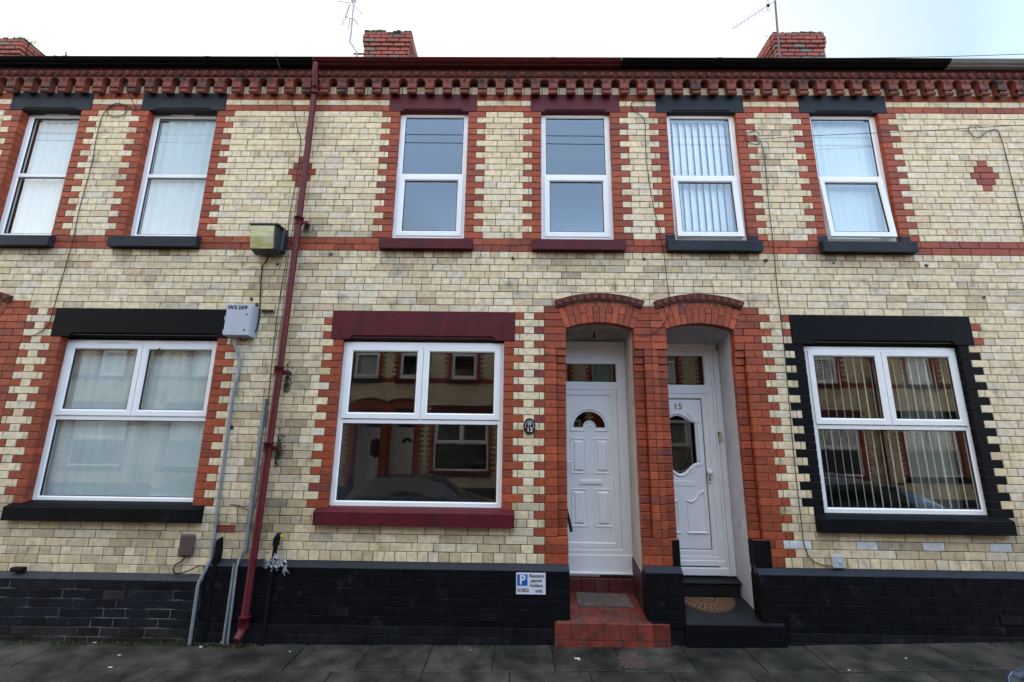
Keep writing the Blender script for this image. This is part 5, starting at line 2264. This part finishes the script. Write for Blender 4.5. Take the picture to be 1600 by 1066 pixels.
for (px, py, s_, lab) in ((-2.86, -.10, .06, 'small green weed sprouting at the foot of the wall by the two conduits'), (-2.98, -.12, .035, 'tiny green seedling in the gutter corner left of the maroon pipe')):
    mb = MB()
    rr = random.Random(int(px * 100))
    for q in range(9):
        a = rr.uniform(0, 6.28)
        L = s_ * rr.uniform(.6, 1.2)
        z = lev(px, py)
        d = Vector((math.cos(a), math.sin(a) * .7, rr.uniform(.5, 1.3))).normalized() * L
        s2 = Vector((-math.sin(a), math.cos(a), 0)) * L * .18
        b0 = Vector((px, py, z))
        mb.add([tuple(b0), tuple(b0 + d * .55 + s2), tuple(b0 + d), tuple(b0 + d * .55 - s2)], [(0, 1, 2, 3)], m=LEAF)
    mb.build('weed', LEAF, label=lab, category='weed')
# weeds on the left chimney and grass on the middle one
for (cx, cy, cz, n, L0, lab, par) in ((-9.42, 2.0, 9.12, 60, .10, 'green weeds growing on the chimney stack at the top left', None),
                                 (-2.72, 2.0, 9.29, 14, .10, 'dry grass stalks on the middle chimney stack', None),
                                 (4.75, 2.0, 9.26, 16, .03, 'moss tufts on the right chimney stack', None)):
    mb = MB()
    rr = random.Random(n)
    for q in range(n):
        x = cx + rr.gauss(0, .13)
        a = rr.uniform(-.6, .6)
        L = L0 * rr.uniform(.4, 1.3)
        w_ = .002 if n == 14 else .012
        b0 = Vector((x, cy + rr.uniform(0, .1), cz - .01))
        d = Vector((math.sin(a), rr.uniform(-.2, .2), math.cos(a))) * L
        mb.add([tuple(b0 + Vector((-w_, 0, 0))), tuple(b0 + Vector((w_, 0, 0))), tuple(b0 + d + Vector((w_, 0, 0))), tuple(b0 + d * 1.1)], [(0, 1, 2, 3)], m=LEAF if n != 14 else DRY)
    mb.build('chimney_weeds', None, label=lab, category='weeds')

lits = [(-4.09, -.085, .035, PAPER, 'crumpled white paper scrap against the low plinth at the left'),
        (-3.55, -.53, .028, PAPER, 'white paper scrap on the paving joint, lower left'),
        (-3.66, -.31, .024, PAPER, 'narrow pale scrap on the first row of flags at the left'),
        (.57, -.34, .032, PAPER, 'torn white tissue on the flags in front of the red step'),
        (-3.02, -.13, .022, PAPER, 'white scrap at the foot of the grey conduit'),
        (-2.12, -.2, .012, PAPER, 'tiny white fleck on the flags right of the downpipe'),
        (2.9, -.52, .016, PAPER, 'small pale crumb on the flags below the right window'),
        (3.55, -.33, .014, PAPER, 'small pale crumb further right on the flags'),
        (-.42, -.16, .010, PAPER, 'tiny white fleck near the black wall under the maroon sill')]
for (x, y, s_, m_, lab) in lits:
    mb = MB()
    rr = random.Random(int(x * 77 + 3))
    n = 7
    ring_ = []
    for q in range(n):
        a = q * 6.283 / n
        r_ = s_ * rr.uniform(.5, 1.1)
        px, py = x + r_ * math.cos(a), y + r_ * math.sin(a) * .7
        ring_.append((px, py, lev(px, py) + rr.uniform(.001, s_ * .5)))
    mb.add([(x, y, lev(x, y) + s_ * .55)] + ring_, [(0, 1 + q, 1 + (q + 1) % n) for q in range(n)], m=m_)
    mb.build('litter', m_, label=lab, category='litter', group='litter on the pavement')

# a patch of broken reddish tarmac in the flags
PATCH = mat('reddish_patch', (.06, .035, .032), .9, noise=.5, nscale=30, bump=1, bscale=80)
mb = MB()
pp = [(.98, -.50), (1.14, -.515), (1.17, -.40), (1.10, -.30), (1.0, -.28), (.94, -.30), (.955, -.38), (.93, -.44)]
mb.add([(x, y, lev(x, y) + .006) for x, y in pp], [tuple(range(len(pp)))], m=PATCH)
mb.build('pavement_patch', PATCH, kind='structure')

# ------------------------------------------------------------------ aerials
AL = mat('aluminium_rod', (.28, .28, .31), .4, metal=.5)
t = empty('tv_aerial', (-3.02, 2.0, 8.0), 'tangled silver TV aerial on a cranked mast left of the middle chimney', 'aerial')
mb = MB()
mb.tube([(-3.0, 2.0, 7.7), (-2.995, 2.0, 8.86), (-3.155, 2.0, 9.10), (-3.145, 2.0, 9.3), (-3.16, 2.0, 10.2)], .016, 8, m=AL)
mb.build('mast', AL, t)
mb = MB()
mb.box(-3.06, -2.85, 1.99, 2.01, 8.825, 8.845, m=BLACKR)
mb.build('mast_bracket', BLACKR, t)


def pix(x, y, d):   # facade-depth point used to lay out the rods
    v = cam_dir((x - 800) / FPX, (533 - y) / FPX)
    k_ = (d - CAMY) / v.y
    return (v.x * k_, d, CAMZ + v.z * k_)


mb = MB()
for (a, b, r_) in (((528, 2, 1.9), (549, 5, 2.0), .006), ((550, 5, 2.0), (567, 23, 2.2), .006), ((546, 8, 2.0), (540, 27, 1.8), .016), ((540, 27, 1.8), (534, 39, 1.7), .009),
                   ((540, 27, 1.8), (552, 30, 2.0), .008), ((553, 30, 2.0), (560, 39, 2.15), .009), ((546, 30, 1.95), (545, 44, 1.8), .010), ((545, 44, 1.8), (528, 68, 1.6), .003),
                   ((549, 2, 2.0), (556, 2, 2.05), .02)):
    mb.tube([pix(*a), pix(*b)], r_, 6, m=AL)
mb.build('antenna_rods', AL, t)
t = empty('tv_aerial', (4.72, 1.9, 8.0), 'long toothed TV aerial pointing left from the right chimney', 'aerial')
mb = MB()
PM = mat('red_brown_mast', (.10, .05, .05), .5)
mb.tube([(4.71, 1.88, 8.5), pix(1218, 85, 1.88), pix(1215, 50, 1.88), pix(1210, -12, 1.88)], .017, 8, m=PM)
mb.build('mast', PM, t)
mb = MB()
a, b = Vector(pix(1212, 1, 1.85)), Vector(pix(1146, 44, 1.6))
mb.tube([tuple(a + (a - b) * .12), tuple(b)], .008, 6, m=AL)
for q in range(9):
    u = .33 + .67 * q / 8
    c_ = a.lerp(b, u)
    hh = .09
    mb.tube([(c_.x - .01, c_.y, c_.z + hh), (c_.x + .01, c_.y, c_.z - hh)], .0028, 5, m=AL)
mb.build('boom', AL, t)
mb = MB()
c_ = a.lerp(b, .19)
mb.box(c_.x - .025, c_.x + .025, c_.y - .02, c_.y + .02, c_.z - .02, c_.z + .02, m=BLACKR, b=.006)
mb.tube([(c_.x - .02, c_.y, c_.z + .11), (c_.x + .02, c_.y, c_.z + .11), (c_.x + .02, c_.y, c_.z - .11), (c_.x - .02, c_.y, c_.z - .11), (c_.x - .02, c_.y, c_.z + .11)], .004, 5, m=AL)
mb.build('dipole', None, t)
t = empty('tv_aerial', (-8.3, 2.3, 8.0), 'small distant TV aerial just above the gutter at the top left', 'aerial')
mb = MB()
mb.tube([pix(104, 110, 2.3), pix(103, 82, 2.3)], .010, 6, m=BLACKR)
mb.build('mast', BLACKR, t)
mb = MB()
mb.tube([pix(84, 87, 2.3), pix(103, 90, 2.3), pix(112, 95, 2.3)], .007, 6, m=BLACKR)
mb.tube([pix(95, 98, 2.3), pix(103, 90, 2.3)], .007, 6, m=BLACKR)
mb.build('antenna_rods', BLACKR, t)

# overhead wires
def wire(pts, r_, lab, m=CB):
    mb_ = MB()
    mb_.tube(pts, r_, 5, m=m)
    return mb_.build('overhead_wire', m, label=lab, category='wire')


def sag(a, b, s_, n=20):
    a, b = Vector(a), Vector(b)
    return [tuple(a.lerp(b, i / n) - Vector((0, 0, s_ * 4 * (i / n) * (1 - i / n)))) for i in range(n + 1)]


wire(sag(pix(1286, 91, 2.4), pix(1660, 82, 2.4), .03), .006, 'thin telephone wire crossing the sky at the top right')
wire(sag((-12, -1.8, 7.22), (14, -1.8, 7.12), .05), .006, 'upper of two telephone wires mirrored in the upstairs glass')
wire(sag((-12, -1.8, 7.10), (14, -1.8, 7.02), .10), .006, 'lower of two telephone wires mirrored in the upstairs glass')


# ------------------------------------------------------------------ parked cars
def car(name, cx, cy, heading, paint, label, zbase, L=4.1, W=1.72, Hh=1.45):
    t = empty(name, (cx, cy, zbase), label, 'car')
    # side profile stations: x, z_bottom, z_belt, z_roof (roof = belt outside the cabin), half width low, half width top
    st = [(-2.05, .34, .60, .60, .60, .55), (-1.98, .22, .68, .68, .74, .68), (-1.75, .20, .76, .76, .82, .76), (-1.3, .20, .85, .85, .85, .78),
          (-.95, .20, .93, .95, .86, .78), (-.45, .20, .95, 1.30, .86, .62), (.0, .20, .95, 1.43, .86, .60), (.6, .20, .95, 1.45, .86, .60),
          (1.15, .20, .96, 1.40, .86, .60), (1.6, .20, .97, 1.22, .85, .60), (1.88, .22, .93, .98, .82, .70), (2.0, .26, .82, .84, .76, .66), (2.05, .36, .62, .62, .62, .55)]

    def tr(x, y, z):
        c_, s_ = math.cos(heading), math.sin(heading)
        return (cx + x * c_ - y * s_, cy + x * s_ + y * c_, zbase + z)
    body, gl_ = MB(), MB()
    rings = []
    for (x, zb, zk, zr, w1, w2) in st:
        w1 *= W / 1.72
        w2 *= W / 1.72
        half = [(0, zb), (w1 * .82, zb), (w1 * .97, zb + .12), (w1, (zb + zk) / 2), (w1 * .98, zk - .06), (w1 * .93, zk), ((w1 * .93 + w2) / 2 if zr > zk + .05 else w2, (zk + zr) / 2 if zr > zk + .05 else zk + .006), (w2, zr - (.03 if zr > zk + .05 else 0) + .008), (w2 * .75, zr + .012), (0, zr + .03)]
        rings.append([(x, y, z) for y, z in half] + [(x, -y, z) for y, z in half[-2:0:-1]])
    n = len(rings[0])
    vs = [tr(*p) for r_ in rings for p in r_]
    fb, fg = [], []
    for i in range(len(rings) - 1):
        cab = st[i][3] > st[i][2] + .05 or st[i + 1][3] > st[i + 1][2] + .05
        for k in range(n):
            l = (k + 1) % n
            f = (i * n + k, i * n + l, (i + 1) * n + l, (i + 1) * n + k)
            side = k in (5, 6, n - 6, n - 7)
            scr = k in (7, 8, n - 8, n - 9) and i in (4, 9)
            if cab and (side or scr) and 4 <= i <= 9:
                fg.append(f)
            else:
                fb.append(f)
    body.add(vs, fb, m=paint, smooth=True)
    body.add(vs[:n], [tuple(range(n))], m=paint)
    body.add(vs[-n:], [tuple(range(n))[::-1]], m=paint)
    bo = body.build('body', paint, t)
    gl_.add(vs, fg, m=CARGL, smooth=True)
    gl_.build('windows', CARGL, bo)
    for sx in (-1.30, 1.28):
        for sy in (-1, 1):
            w_ = MB()
            yy = sy * W * .5 * .93
            ring_ = [tr(sx + .30 * math.cos(a * math.pi / 12), 0, 0) for a in range(24)]
            p0 = [tr(sx + .31 * math.cos(a * math.pi / 12), yy - sy * .16, .31 + .31 * math.sin(a * math.pi / 12)) for a in range(24)]
            p1 = [tr(sx + .31 * math.cos(a * math.pi / 12), yy + sy * .03, .31 + .31 * math.sin(a * math.pi / 12)) for a in range(24)]
            p2 = [tr(sx + .20 * math.cos(a * math.pi / 12), yy + sy * .035, .31 + .20 * math.sin(a * math.pi / 12)) for a in range(24)]
            w_.add(p0 + p1 + p2, [(a, (a + 1) % 24, 24 + (a + 1) % 24, 24 + a) for a in range(24)] + [(24 + a, 24 + (a + 1) % 24, 48 + (a + 1) % 24, 48 + a) for a in range(24)], m=RUBBER)
            wo = w_.build('wheel', RUBBER, t)
            h_ = MB()
            h_.add(p2, [tuple(range(24))], m=CHROME)
            h_.build('rim', CHROME, wo)
    for sy in (-1, 1):
        hl = MB()
        c0 = (-1.86, sy * .62 * W / 1.72, .63)
        P0 = []
        for a in range(16):
            aa = a * 6.283 / 16
            P0.append(tr(c0[0] + .10 * math.cos(aa), c0[1] + sy * .0 + .17 * math.sin(aa), c0[2] + .012 + .10 * math.sin(aa) * .2 + .055 * math.cos(aa) + .055))
        P1 = [tr(c0[0] - .0, c0[1], c0[2] + .095)]
        hl.add(P1 + P0, [(0, 1 + a, 1 + (a + 1) % 16) for a in range(16)], m=CARLAMP, smooth=True)
        hl.tube([P0[a] for a in list(range(16)) + [0]], .007, 6, m=paint, caps=False)
        hl.sphere(tr(c0[0] + .0, c0[1] - .05, c0[2] + .085), .035, 8, 6, m=AMBER)
        hl.build('headlight', None, t)
        mi_ = MB()
        mi_.sphere(tr(-.62, sy * (W / 2 + .08), .98), .085, 10, 6, m=paint, sc_=(.7, 1, .7))
        mi_.build('wing_mirror', paint, t)
    return t


CARGL = mat('car_window_glass', (.02, .024, .026), .05, coat=1.0, spec=.8)
CARLAMP = mat('headlamp_lens', (.03, .05, .07), .08, coat=1.0, spec=.8)
car('parked_car', 4.74, -2.80, 0, CARB, 'dark blue car parked at the near kerb, its front corner at the lower right', gz(5) - .17)
car('parked_car', -2.45, FARK + 1.0, math.pi, CARD, 'black hatchback parked opposite, reflected in the large maroon trimmed window', gz(-2.4) - DROP - .12)
car('parked_car', 8.6, FARK + 1.0, math.pi, CARB, 'blue car parked opposite, reflected in the slatted blind window', gz(6) - DROP - .1)
car('parked_car', -7.6, FARK + 1.0, math.pi, CARS, 'silver car parked opposite, mirrored faintly low in the left ground window', gz(-7) - DROP - .12)
